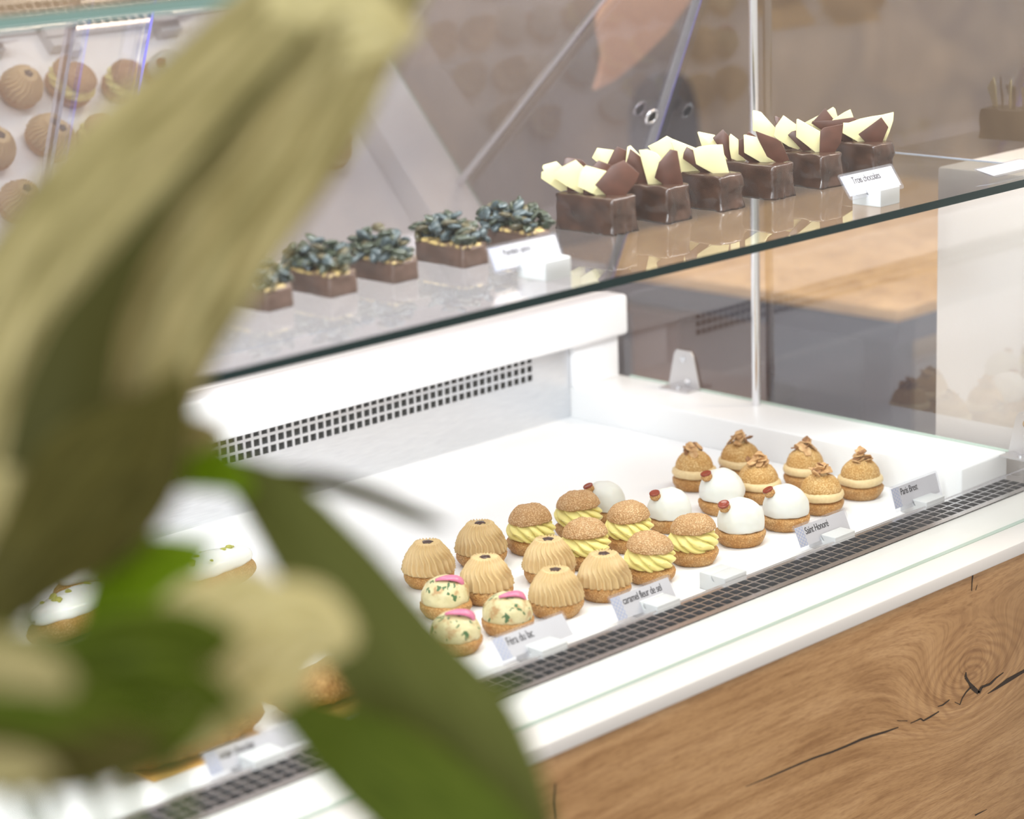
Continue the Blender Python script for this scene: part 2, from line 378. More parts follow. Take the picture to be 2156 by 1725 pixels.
# glass end panel, mounted on the ledge
b = MB(); b.box(.0, .008, -.02, .86, .0, .70)
part('end_glass', b.mesh('end_glass', M_glass))
b = MB(); b.box(-.0012, .0, .04, .70, .0418, .0445)
part('glass_seal', b.mesh('glass_seal', mat('pale_sealant', (.50,.60,.52), .3)))
b = MB(); b.box(XL, -.001, -.028, -.020, ZS, .70)
part('front_glass', b.mesh('front_glass', M_fglass))
b = MB(); b.box(XL, -.001, -.0345, -.0285, ZS-.001, .0128); 
part('front_glass_seal', b.mesh('front_glass_seal', mat('clear_sealant', (.42,.52,.46), .3)))
b = MB(); b.tube((-.014, .462, .042), (-.014, .462, .70), .0058, 20)
part('post', b.mesh('post', M_chrome, smooth=True))
# brackets
def bracket(y0, y1):
    g = MB(); ym = (y0+y1)/2; hw = (y1-y0)/2
    pts = [(ym-hw, .0435), (ym+hw, .0435), (ym+hw*.62, .088), (ym+hw*.45, .094), (ym-hw*.45, .094), (ym-hw*.62, .088)]
    n = len(pts); vs = [(-.004, y, z) for y, z in pts] + [(-.0015, y, z) for y, z in pts]
    g.add(vs, [tuple(range(n)), tuple(range(2*n-1, n-1, -1))] + [(i, (i+1) % n, n+(i+1) % n, n+i) for i in range(n)])
    g.box(-.026, -.0015, y0+.002, y1-.002, .0422, .0442)
    br = part('bracket', g.mesh('bracket', M_steel2))
    for yy, zz in ((ym, .082), (ym-.008, .052)):
        s = MB(); s.tube((-.0042, yy, zz), (-.0065, yy, zz), .0042, 14); s.box(-.0068, -.0066, yy-.003, yy+.003, zz-.0005, zz+.0005)
        o = obj('screw', s.mesh('screw', M_chrome, smooth=True), br)
    s = MB(); s.tube((-.015, ym, .0443), (-.015, ym, .0462), .0045, 14)
    obj('screw', s.mesh('screw', M_chrome, smooth=True), br)
M_steel2 = mat('satin_steel', (.62,.60,.60), .38, .75)
bracket(.570, .625); bracket(.030, .080)
# top glass and lamp
b = MB(); b.box(XL, -.0, -.028, .46, .678, .688)
top = b.mesh('top_glass', [M_shelf, M_edgel, M_edge])
for p in top.polygons:
    if abs(p.normal.z) < .5: p.material_index = 1
part('top_glass', top)

shelf_m = MB().box(-1.95, -.010, .004, .264, .3832, .392).mesh('glass_shelf', [M_shelf, M_edge, M_edgel])
for p in shelf_m.polygons:
    if p.normal.y < -.5: p.material_index = 1
    
tag(obj('glass_shelf', shelf_m), 'long clear glass shelf with dark teal edge above the white pastry deck', 'shelf')

M_line = mat('polished_glass_edge', (.50,.54,.66), .15)
obj('polished_edge', MB().box(-.0099, -.0085, .004, .264, .3902, .3921).mesh('polished_edge', M_line), bpy.data.objects['glass_shelf'])
# front return-air grille
gr = tag(empty('air_grille', (-1.0, .056, ZS)), 'narrow dark steel grille with three rows of square holes along the sill', 'grille')
nf = 136; p_f = .01452
me = perf('grille_face', -.018-nf*p_f, nf, p_f, .0395, 3, .0125, .0127, .0108, (XL, .004), (.031, .082), lambda u, v, d: (u+1.0, v-.056, -d+.0015), .006, M_grille)
obj('grille_face', me, gr)
obj('recess', MB().box(XL+1.0, 1.0, -.021, .022, -.0125, -.0085).mesh('recess', M_dark), gr)
b = MB(); b.box(XL+1.0, 1.004, .0255, .0268, -.012, .0022)
obj('rim', b.mesh('rim', M_grille), gr)

# sliding acrylic rear doors, leaning toward the customer at the top
def door_pt(x, t, d=0):           # t: height z, d: thickness offset
    y = .7992 - .4394*t; return Vector((x, y, t)) + Vector((0, .9155, .4023)) * d
def door_px(px, py):
    n = Vector((0, .9155, .4023)); p0 = Vector((0, .7992, 0))
    r = RX * ((px - 1078) / FPX) + UP * (-(py - 862.5) / FPX) + FW
    return CAM + r * (n.dot(p0 - CAM) / n.dot(r))
def slab(mb, x0, x1, z0, z1, d0, d1, mi=0):
    c = [door_pt(x, z, d) for d in (d0, d1) for x, z in ((x0, z0), (x1, z0), (x1, z1), (x0, z1))]
    mb.add(c, [(0,1,2,3), (7,6,5,4), (0,4,5,1), (1,5,6,2), (2,6,7,3), (3,7,4,0)], mi)
xa = door_px(205, 10).x; xb = door_px(322, 20).x
def door(x0, x1, d, label, prof, hole):
    t = tag(empty('sliding_door', door_pt((x0+x1)/2, .165, d)), label, 'door', 'clear acrylic rear doors of the pastry case')
    off = -t.location
    def put(name, mb, m, **k):
        mb.v = [tuple(Vector(v)+off) for v in mb.v]; return obj(name, mb.mesh(name, m, **k), t)
    g = MB(); slab(g, x0, x1, .165, .676, d, d+.006); put('pane', g, M_acry)
    if prof:
        g = MB(); slab(g, x1-.0145, x1, .166, .675, d-.004, d-.0005); put('edge_profile', g, M_prof)
        g = MB(); slab(g, x1+.0002, x1+.0016, .166, .675, d-.004, d+.006); put('polished_edge', g, M_violet)
    else:
        g = MB(); slab(g, x1+.0002, x1+.0035, .166, .675, d, d+.006); put('polished_edge', g, M_violet)
    if hole:
        c = door_px(1372, 246); n = Vector((0, -.9155, -.4023)); g = MB()
        a = Vector((1, 0, 0)); bb = n.cross(a); N = 28; K = 10; vs = []
        for i in range(N):
            th = 2*math.pi*i/N; e = a*math.cos(th) + bb*math.sin(th)
            for k in range(K):
                ph = 2*math.pi*k/K; vs.append(c + e*(.0092 + .0024*math.cos(ph)) + n*(.0024*math.sin(ph)))
        g.add(vs, [(i*K+k, ((i+1) % N)*K+k, ((i+1) % N)*K+(k+1) % K, i*K+(k+1) % K) for i in range(N) for k in range(K)])
        fh = put('finger_hole', g, M_chrome, smooth=True)
        g = MB(); g.tube(c + n*.0005, c + n*.0012, .0072, 24); g.v = [tuple(Vector(v)+off) for v in g.v]
        obj('hole_dark_disc', g.mesh('hole_dark_disc', M_dark), t)  # dark disc stands in for the dark inside of the open hole
    return t
door(-2.0, xa, .010, 'far left clear acrylic rear door with a blue violet edge', False, False)
door(xa-.02, xb, .001, 'narrow middle clear acrylic rear door pane beside the far left one', False, False)
door(xb-.02, .0, .011, 'rightmost wide clear acrylic rear door with round chrome finger hole', True, True)

# lamp along the top front of the case
lamp = tag(empty('strip_lamp', (-1.0, .02, .672)), 'slim white strip lamp under the top glass of the case', 'lamp')
obj('housing', MB().box(-1.0, .98, -.008, .008, .0035, .0058).mesh('housing', M_lip), lamp)
M_led = mat('lamp_diffuser', (.9,.9,.9), .5, emit=(.93,.97,1.0), es=.8)
obj('diffuser', MB().box(-.99, .97, -.006, .006, .0015, .0033).mesh('diffuser', M_led), lamp)
def strip_area(name, x0, x1, y, z, ty, tz, power, col, wy=.02):
    o = area(name, ((x0+x1)/2, y, z), ((x0+x1)/2, ty, tz), x1-x0, wy, power, col)
    return o
strip_area('strip_lamp_light', XL, -.05, .03, .667, .36, 0, 11, (.90,.95,1.0))

# ---------------------------------------------------------------- what stands round the case
b = MB(); b.box(.030, .48, -.30, .2115, -.85, .372)
tag(obj('side_cabinet', b.mesh('side_cabinet', mat('off_white_panel', (.84,.79,.74), .4), bevel=.004)), 'off white cabinet standing against the outside of the glass end panel', 'cabinet')

t = tag(empty('wooden_table', (1.2, 1.3, -.85)), 'light oak topped table seen through the glass end panel', 'table')
obj('table_top', MB().box(-.49, .6, -.53, .30, .83, .85).mesh('table_top', M_wood2, bevel=.003), t)
obj('dark_frame', MB().box(-.486, .596, -.526, .296, .79, .8298).mesh('dark_frame', M_slate), t)
for lx, ly in ((-.42,-.46),(.53,-.46),(-.42,.23),(.53,.23)):
    obj('leg', MB().box(lx-.03, lx+.03, ly-.03, ly+.03, 0, .79).mesh('leg', M_slate, bevel=.002), t)
b = MB(); b.box(.30, 1.45, 1.75, 2.35, -.85, .02)
tg = tag(empty('slate_cabinet', (.9, 2.0, -.85)), 'dark slate grey low cabinet standing behind the case near the stone wall', 'cabinet')
obj('body', MB().box(-.75, 1.6, .10, .55, 0, .50).mesh('body', M_slate, bevel=.004), tg)
for k in range(4): 
    dd = obj('door', MB().box(-.74+k*.585, -.165+k*.585, .078, .0995, .05, .48).mesh('door', M_slate, bevel=.003), tg)
    obj('handle', MB().box(-.24+k*.585, -.23+k*.585,   .055, .078, .25, .42).mesh('handle', M_steel2), dd)
M_navy = mat('navy_fabric', (.018,.020,.032), .8)
bs = pix(1400, 330, 1, 1.98)
st = tag(empty('unknown_navy_shape', (bs.x, 1.98, -.85)), 'unidentified dark navy shape behind the case, built as a stool, right of the leaning door edge', 'stool')  # made-up stool standing in for an unidentified navy shape
zb = bs.z + .85
g = MB(); vs = []; N = 28
for k in range(N):
    a = 2*math.pi*k/N; ca, sa = math.cos(a), math.sin(a)
    vs.append((.100*math.copysign(abs(ca)**.7, ca), 0, zb + .02 + .165*math.copysign(abs(sa)**.8, sa)))
g.add([(x, -.02, z) for x, y, z in vs] + [(x, .02, z) for x, y, z in vs], [tuple(range(N)), tuple(range(2*N-1, N-1, -1))] + [(k, (k+1) % N, N+(k+1) % N, N+k) for k in range(N)])
obj('backrest', g.mesh('backrest', M_navy, bevel=.008, seg=3), st)
g = MB(); g.lathe([(.001,zb-.56),(.17,zb-.56),(.18,zb-.54),(.175,zb-.51),(.001,zb-.50)], 32, lambda t,k,r,z: (r, z, 0)); g.v = [(x, y-.14, z) for x, y, z in g.v]
obj('seat', g.mesh('seat', M_navy, smooth=True), st)
g = MB(); g.tube((0,.012,zb-.52),(0,.012,zb-.10),.012,12); obj('back_support', g.mesh('back_support', M_slate, smooth=True), st)
for lx, ly in ((-.12,-.26),(.12,-.26),(-.12,-.02),(.12,-.02)):
    g = MB(); g.tube((lx*1.3, -.14+(ly+.14)*1.3, 0), (lx, ly, zb-.555), .012, 10); obj('leg', g.mesh('leg', M_slate, smooth=True), st)
a = pix(1425, 640, 1, 1.33); b2 = pix(1620, 640, 1, 1.33)
bn = tag(empty('added_brown_box', ((a.x+b2.x)/2, 1.33, -.85)), 'made up terracotta coloured box, added for a brown patch behind the glass end panel', 'bin')  # made-up box, added to give the brown patch behind the end glass
hx = (b2.x-a.x)/2; M_terra = mat('terracotta', (.26,.13,.085), .6)
obj('body', MB().box(-hx, hx, -.0, .12, 0, a.z+.82).mesh('body', M_terra, bevel=.01, seg=3), bn)
obj('lid', MB().box(-hx-.01, hx+.01, -.01, .13, a.z+.82, a.z+.838).mesh('lid', M_terra, bevel=.004), bn)
# unidentified tan shape behind the doors, built as a hanging cloth
cl = [(1250,190),(1262,150),(1268,112),(1258,70),(1256,35),(1268,12),(1290,-10),(1300,-120),(1600,-200),(1560,-90),(1450,2),(1400,70),(1340,130),(1290,170)]
pc = [pix(x, y, 1, 1.15) for x, y in cl]; c0 = pc[0].copy(); N = len(pc); g = MB()
g.add([p - c0 + Vector((0,-.006,0)) for p in pc] + [p - c0 + Vector((0,.006,0)) for p in pc], [tuple(range(N)), tuple(range(2*N-1, N-1, -1))] + [(k, (k+1) % N, N+(k+1) % N, N+k) for k in range(N)])
tag(obj('unknown_tan_shape', g.mesh('unknown_tan_shape', mat('unknown_tan', (.90,.52,.30), .8), bevel=.003), None, c0), 'unidentified tan shape, built as a cloth hanging to a point, behind the rear doors', 'cloth')
# ---------------------------------------------------------------- pastries: shared meshes
def nz(x, y, z, s): return noise.noise(Vector((x*s, y*s, z*s)))
def bun_mesh(name, r, h, seed, m, flat=.62, n=56, bottom=.80):
    prof = [(.0005, 0), (r*bottom*.8, 0), (r*bottom, h*.02)]
    for i in range(1, 13):
        t = i/12; a = t*math.pi*.62
        prof.append((r*(bottom + (1-bottom)*math.sin(min(a, math.pi/2))) if a < math.pi/2 else r*(1-.0+0*(a)) - r*(a-math.pi/2)**2*.9, h*(.02 + .86*t)))
    prof += [(r*.62, h*.97), (r*.35, h*1.0), (.0005, h*1.0)]
    o = Vector((seed*3.1, seed*1.7, 0))
    def fn(t, k, rr, zz):
        x, y = math.cos(t), math.sin(t)
        q = noise.noise(Vector((x*1.3, y*1.3, zz*40)) + o)*.055 + noise.noise(Vector((x*4, y*4, zz*160)) + o)*.028 + noise.noise(Vector((x*11, y*11, zz*420)) + o)*.020
        return rr*(1+q), zz + (nz(x*2+seed, y*2, zz*50, 1)*.0015 if k > .15 else 0), 0
    g = MB(); g.lathe(prof, n, fn); return g.mesh(name, m, smooth=True, angle=3)
def cap_mesh(name, r, h, seed, m, n=72, k=18, amp=1.0):
    """thin craquelin cap, domed above and hollow-edged below"""
    prof = []
    for i in range(k+1):
        t = i/k; a = t*math.pi/2
        prof.append((r*math.cos(a)**.85 + .0004, h*math.sin(a)**1.15))
    prof = [(r*.30, -h*.02), (r*.86, -h*.10), (r*.99, -h*.02)] + prof
    o = Vector((seed*5.3, seed*2.1, 3))
    def fn(t, kk, rr, zz):
        x, y = rr/r*math.cos(t), rr/r*math.sin(t)
        e = noise.noise(Vector((math.cos(t)*1.6, math.sin(t)*1.6, 0)) + o)*.05 + noise.noise(Vector((math.cos(t)*6, math.sin(t)*6, 0)) + o)*.022
        q = noise.noise(Vector((x*9, y*9, zz*300)) + o)*.0007*amp + noise.noise(Vector((x*20, y*20, zz*600)) + o)*.0006*amp + noise.noise(Vector((x*2.4, y*2.4, 0)) + o)*.0012
        return rr*(1+e), zz + q, 0
    g = MB(); g.lathe(prof, n, fn); return g.mesh(name, m, smooth=True, angle=3)

# choux with lemon swirl
def lemon_swirl(name, seed, r=.0268, h=.021, n=10, tw=2.1):
    prof = []; K = 22
    for i in range(K+1):
        t = i/K; prof.append((r*(.70 + .30*math.sin(math.pi*(t*.80+.14))), h*t))
    prof = [(.001, 0)] + prof + [(r*.5, h*1.03), (.001, h*1.03)]
    o = seed*1.3
    def fn(t, k, rr, zz):
        if rr < .002: return rr, zz, 0
        ph = n*(t + tw*zz/h*.62 + o + .10*math.sin(3*t+o) + .05*noise.noise(Vector((math.cos(t)*2+o, math.sin(t)*2, zz*90))))
        c = abs(math.cos(ph/2))
        f = (c**.55) * .0072 - .0058
        dz = (c**.6 - .6)*.0020*(1 if zz < h*.5 else -1)
        return rr + f + .0010*noise.noise(Vector((math.cos(t)*1.4+o, math.sin(t)*1.4, zz*60))), max(0, zz + dz - (.0018*noise.noise(Vector((math.cos(t)*1.5, math.sin(t)*1.5+o, 0))) if k < .5 else 0)), 0
    g = MB(); g.lathe(prof, 176, fn); return g.mesh(name, M_lemon, smooth=True, angle=3)
def caramel_cone(name, seed, r=.0258, h=.0295, n=24):
    K = 34; prof = []
    for i in range(K+1):
        t = i/K; prof.append((max(r*(math.cos(t*math.pi/2*.90)**.43), .0062), h*t**1.0))
    prof = [(.001, .0)] + prof
    o = seed*2.3
    def fn(t, k, rr, zz):
        if rr < .002: return rr, zz, 0
        u = zz/h
        ph = n*(t + .62*u*(1-.35*u) + o + .055*math.sin(u*9+o*3) + .03*math.sin(t*2+o) + .03*noise.noise(Vector((math.cos(t)*2+o, math.sin(t)*2, u*4))))
        c = abs(math.cos(ph/2)); f = (1-c**.8)
        a = .0062*(1 - .62*u)
        top = .0011*f if u > .93 else 0
        return rr - a*(.35 - f), zz + top*1.5 - (.0022*(1-u)**6 * (c)), 0
    g = MB(); g.lathe(prof, 240, fn, cap=True); return g.mesh(name, M_cara, smooth=True, angle=3)
def cream_dome(name, seed, r=.0258, h=.031, m=None, lump=1.0, n=80):
    K = 26; prof = [(r*.55, 0), (r*.9, .0006)]
    for i in range(1, K+1):
        t = i/K; a = -0.35 + t*(math.pi/2+.35); prof.append((max(r*math.cos(a)*1.0, .0003), h*(.22 + .78*math.sin(a) if a > 0 else .22*(1+math.sin(a)/.343))))
    o = Vector((seed*3.7, seed*1.9, seed))
    def fn(t, k, rr, zz):
        x, y = math.cos(t)*rr/r, math.sin(t)*rr/r
        q = noise.noise(Vector((x*1.4, y*1.4, zz*45)) + o)*.07*lump + noise.noise(Vector((x*3, y*3, zz*190 + t*1.2)) + o)*.020*lump
        return rr*(1+q), zz + .0008*noise.noise(Vector((x*3, y*3, 1)) + o), 0
    g = MB(); g.lathe(prof, n, fn); return g.mesh(name, m or M_white_cream, smooth=True, angle=3)

BUN = [bun_mesh('bun_a', .0272, .0175, 1, M_bun), bun_mesh('bun_b', .0268, .0172, 2, M_bun), bun_mesh('bun_c', .0275, .0180, 5, M_bun)]
CAP = [cap_mesh('cap_a', .0245, .0165, 1, M_top), cap_mesh('cap_b', .0240, .0172, 3, M_top), cap_mesh('cap_c', .0248, .0160, 6, M_top)]
PCAP = [cap_mesh('pcap_a', .0235, .0205, 2, M_ptop), cap_mesh('pcap_b', .0228, .0215, 4, M_ptop), cap_mesh('pcap_c', .0238, .0200, 8, M_ptop)]
SW = [lemon_swirl('swirl_a', 1), lemon_swirl('swirl_b', 2, n=11, tw=1.8), lemon_swirl('swirl_c', 3, n=9, tw=2.4)]
CN = [caramel_cone('cone_a', 1), caramel_cone('cone_b', 2, n=26), caramel_cone('cone_c', 3, n=22)]
DM = [cream_dome('dome_a', 1), cream_dome('dome_b', 2), cream_dome('dome_c', 4)]
FD = [cream_dome('fdome_a', 3, r=.0255, h=.0285, m=M_fera, lump=1.3), cream_dome('fdome_b', 5, r=.0250, h=.0275, m=M_fera, lump=1.4)]
# small caramel chou with glaze disc for the saint honore
g = MB(); g.lathe([(.0005,0),(.0042,.0002),(.0060,.0022),(.0062,.0048),(.0056,.0072),(.0005,.0074)], 24, lambda t,k,r,z: (r*(1+.10*noise.noise(Vector((math.cos(t)*2,math.sin(t)*2,z*300)))), z, 0))
MINI = g.mesh('mini_chou', M_bun, smooth=True, angle=3)
g = MB(); g.lathe([(.0005,0),(.0056,.0),(.0062,.0008),(.0062,.0022),(.0054,.0029),(.0044,.0025),(.0005,.0024)], 28)
GLZ = g.mesh('caramel_disc', M_caradisc, smooth=True, angle=3)
g = MB(); g.lathe([(.0005,-.001),(.0054,-.001),(.0058,.0006),(.0046,.0013),(.0005,.0016)], 24, lambda t,k,r,z: (r*(1+.12*math.sin(5*t)), z, 0))
DROP = g.mesh('chocolate_drop', M_chocodisc, smooth=True, angle=3)
# praline cream ring and peak
g = MB(); g.lathe([(.002,0),(.0225,0),(.0262,.002),(.0275,.0052),(.0268,.0088),(.0235,.0112),(.002,.0112)], 64,
    lambda t,k,r,z: (r*(1+.022*noise.noise(Vector((math.cos(t)*1.5,math.sin(t)*1.5,z*120)))), z + (.0010*noise.noise(Vector((math.cos(t)*1.6,math.sin(t)*1.6,5))) if k>.1 else 0), 0))
RING = g.mesh('praline_ring', M_pral, smooth=True, angle=3)
g = MB(); g.lathe([(.0005,0),(.0092,0),(.0098,.0016),(.0072,.0052),(.0048,.0088),(.0022,.0118),(.0003,.0130)], 32,
    lambda t,k,r,z: (r*(1+.10*math.sin(t*3+z*500)), z, 0))
PEAK = g.mesh('praline_peak', M_pral, smooth=True, angle=3)
def flake_mesh(name, seed, m):
    rr = random.Random(seed); g = MB(); N = 11
    pts = []
    for i in range(N):
        a = 2*math.pi*i/N; q = rr.uniform(.65, 1.1); pts.append((.0080*q*math.cos(a), .0056*q*math.sin(a)))
    vs = [(x, y, .0005 + 14*x*x + rr.uniform(-.0004,.0004)) for x, y in pts] + [(x, y, -.0006 + 14*x*x) for x, y in pts]
    g.add(vs, [tuple(range(N)), tuple(range(2*N-1, N-1, -1))] + [(i, (i+1) % N, N+(i+1) % N, N+i) for i in range(N)])
    return g.mesh(name, m)
FLK = [flake_mesh('almond_flake_%s' % c, 11+i, M_nut if i != 2 else M_nutd) for i, c in enumerate('abcd')]
# onion crescent
def onion_mesh():
    g = MB(); N = 26; K = 8; vs = []
    for i in range(N+1):
        t = i/N; a = math.radians(-60 + 185*t); rad = .0150; w_ = .0024*math.sin(math.pi*min(max(t, .05), .95))**.6 + .0004
        c = Vector((rad*math.cos(a), .0018*math.sin(t*5), rad*math.sin(a)*.62)); e1 = Vector((math.cos(a), 0, math.sin(a))); e2 = Vector((0,1,0))
        for k in range(K):
            p = 2*math.pi*k/K; vs.append(c + e1*math.cos(p)*w_*.55 + e2*math.sin(p)*w_*1.2)
    fs = [(i*K+k, i*K+(k+1) % K, (i+1)*K+(k+1) % K, (i+1)*K+k) for i in range(N) for k in range(K)] + [tuple(range(K-1,-1,-1)), tuple(range(N*K, N*K+K))]
    g.add(vs, fs); return g.mesh('onion_strip', M_onion, smooth=True, angle=3)
ONI = onion_mesh()
VIEWL = Vector((-.714, .70, 0))

def pastry(name, label, group, x, y, rz, sc_=1.0):
    t = tag(empty(name, (x, y, 0), (0, 0, rz)), label, 'cream puff', group); t.scale = (sc_,)*3; return t
lemon_lab = ['back left one of the yellow cream puffs, just left of the rear pair', 'yellow cream puff at the back, partly before a white cream dome',
 'second row yellow cream puff with tan cap, left column middle', 'yellow cream puff in the middle of the right hand column',
 'yellow cream puff directly behind the caramel fleur de sel card', 'front right yellow cream puff beside a white domed puff']
def mk_lemon(i, x, y):
    rz = R.uniform(0, 6.3)
    t = pastry('lemon_choux', lemon_lab[i], 'choux with yellow lemon cream and craquelin cap', x, y, rz, 1.015)
    obj('bun', BUN[i % 3], t); obj('cream_swirl', SW[(i*2+1) % 3], t, (0,0,.0155), (0,0,R.uniform(0,6)))
    obj('craquelin_cap', CAP[(i+1) % 3], t, (0,0,.0365), (R.uniform(-.08,.08), R.uniform(-.08,.08), R.uniform(0,6)))
for i, (x, y) in enumerate([(-.5441,.3503),(-.4705,.3467),(-.5418,.2672),(-.4678,.2704),(-.5329,.1790),(-.4560,.1850)]): mk_lemon(i, x, y)
car_lab = ['leftmost ridged caramel puff, nearest the foreground leaf', 'ridged caramel puff at the back of the right pair',
 'ridged caramel puff in the middle of the left column', 'ridged caramel puff behind the front one, left of the yellow puffs',
 'frontmost ridged caramel puff above the Féra du lac card', 'ridged caramel puff at the left corner of the caramel fleur de sel card']
def mk_car(i, x, y):
    t = pastry('caramel_choux', car_lab[i], 'choux with ridged beige caramel cream', x, y, R.uniform(0,6.3), 1.03)
    obj('bun', BUN[(i+1) % 3], t); obj('ridged_cream', CN[i % 3], t, (0,0,.0165)); obj('chocolate_drop', DROP, t, (0,0,.0461))
for i, (x, y) in enumerate([(-.6961,.3550),(-.6123,.3605),(-.6919,.2693),(-.6060,.2607),(-.6740,.1830),(-.6041,.1800)]): mk_car(i, x, y)
hon_lab = ['rearmost white domed puff, half hidden by a yellow cream puff', 'white domed puff second from the left with dark vanilla specks',
 'white domed puff at the back right, before the nut topped puffs', 'front white domed puff standing left of the Saint Honoré card', 'white domed puff just behind the Saint Honoré card']
def mk_hon(i, x, y):
    t = pastry('saint_honore', hon_lab[i], 'choux with white cream dome and caramel bead', x, y, 0, (.97,1.0,1.06,1.07,1.04)[i])
    obj('bun', BUN[(i+2) % 3], t, rot=(0,0,R.uniform(0,6))); dm = obj('cream_dome', DM[i % 3], t, (0,0,.0155), (0,0,R.uniform(0,6))); dm.scale = (1, 1, 1.08)
    p = VIEWL*.0150 + Vector((-.008,-.006,0)); tilt = (R.uniform(-.35,.1), R.uniform(-.5,-.2), 0)
    mc = obj('caramel_puff', MINI, t, (p.x, p.y, .0392), tilt); obj('caramel_disc', GLZ, mc, (0,0,.0068))
for i, (x, y) in enumerate([(-.4080,.3650),(-.3846,.2829),(-.2948,.2813),(-.3721,.1880),(-.2964,.1850)]): mk_hon(i, x, y)
par_lab = ['leftmost nut topped puff, alone at the back left', 'rearmost nut topped puff, second from the left', 'nut topped puff close behind a white domed puff',
 'nut topped puff at the back, second from the right', 'nut topped puff behind the Saint Honoré card', 'rightmost nut topped puff, left of the Paris Brest card']
def mk_par(i, x, y):
    t = pastry('paris_brest', par_lab[i], 'choux with praline cream and toasted almond flakes', x, y, R.uniform(0,6.3), .99)
    obj('bun', BUN[i % 3], t, rot=(0,0,R.uniform(0,6))); obj('praline_cream', RING, t, (0,0,.0160), (0,0,R.uniform(0,6)))
    obj('craquelin_cap', PCAP[(i+1) % 3], t, (0,0,.0265), (R.uniform(-.05,.05), R.uniform(-.05,.05), 0))
    obj('cream_peak', PEAK, t, (0,0,.0405))
    for k in range(15):
        a = R.uniform(0, 6.3); q = R.uniform(.0005, .0125)
        obj('almond_flake', FLK[R.randrange(4)], t, (q*math.cos(a), q*math.sin(a), .0540 - q*.60 + R.uniform(-.002,.003)), (R.uniform(-.9,.9), R.uniform(-.9,.9), R.uniform(0,6)))
for i, (x, y) in enumerate([(-.2430,.3700),(-.1745,.3550),(-.2345,.2760),(-.1508,.2720),(-.2228,.1910),(-.1457,.1925)]): mk_par(i, x, y)
fer_lab = ['herbed cream puff with pink onion, at the back beside the leftmost caramel puffs', 'herbed cream puff with pink onion, half hidden behind the dark green leaf',
 'herbed cream puff with pink onion directly behind the Féra du lac card']
def mk_fer(i, x, y):
    t = pastry('herbed_fish_choux', fer_lab[i], 'savoury choux with herbed cream and pink onion', x, y, 0, 1.0)
    obj('bun', BUN[i % 3], t, rot=(0,0,R.uniform(0,6)), loc=(0,0,0)); obj('herbed_cream', FD[i % 2], t, (0,0,.0130), (0,0,R.uniform(0,6)))
    oo = obj('onion_strip', ONI, t, (-.001, -.003, .0318), (.35, 0, -.75 + R.uniform(-.3,.3))); oo.scale = (1.15, 1.6, 1.35)
for i, (x, y) in enumerate([(-.7502,.2700),(-.8150,.1850),(-.7448,.1830)]): mk_fer(i, x, y)

# ---------------------------------------------------------------- chocolate bars on the glass shelf
ZT = .392
def bar_mesh(name, wx, wy, h, seed, m, rough=1.0, skirt=True):
    nx, ny, nzv = 14, 26, 14
    bm = bmesh.new(); bmesh.ops.create_cube(bm, size=1.0)
    bmesh.ops.subdivide_edges(bm, edges=bm.edges[:], cuts=15, use_grid_fill=True)
    o = Vector((seed*4.1, seed, 0))
    for v in bm.verts:
        x, y, z = v.co.x, v.co.y, v.co.z + .5
        # rounded box
        e = .46; r = .06
        p = Vector((x*wx, y*wy, z*h))
        rad = .0032
        hx, hy = wx/2 - rad, wy/2 - rad
        q = Vector((max(-hx, min(hx, p.x)), max(-hy, min(hy, p.y)), min(p.z, h - rad)))
        d = p - q; ln = d.length
        if ln > rad: p = q + d/ln*rad
        side = max(abs(x), abs(y)) > .49
        nrm = Vector((x/.5 if abs(x) > .49 else 0, y/.5 if abs(y) > .49 else 0, 0))
        n_ = noise.noise(p*55 + o)*.0022*rough + noise.noise(p*150 + o)*.0009*rough
        if skirt and z < .28: n_ += (.28-z)*.010*(.55 + noise.noise(Vector((p.x*120, p.y*120, 3)) + o))
        p += nrm*n_
        if z > .98: p.z += noise.noise(p*90 + o)*.0009
        if z < .02: p.z = 0
        v.co = p
    me = bpy.data.meshes.new(name); bm.to_mesh(me); bm.free(); me.materials.append(m)
    for p in me.polygons: p.use_smooth = True
    return me
BARS = [bar_mesh('bar_a', .0375, .080, .0375, 1, M_choc), bar_mesh('bar_b', .0375, .080, .0375, 2, M_choc), bar_mesh('bar_c', .0375, .080, .0375, 3, M_choc, 1.3)]
def zA(l): return [(1130+x*.1531, 290+y*.1531) for x, y in l]
def zB(l): return [(1420+x*.1299, 260+y*.1299) for x, y in l]
def zC(l): return [(1560+x*.167, 200+y*.167) for x, y in l]
W_, D_ = 'w', 'd'
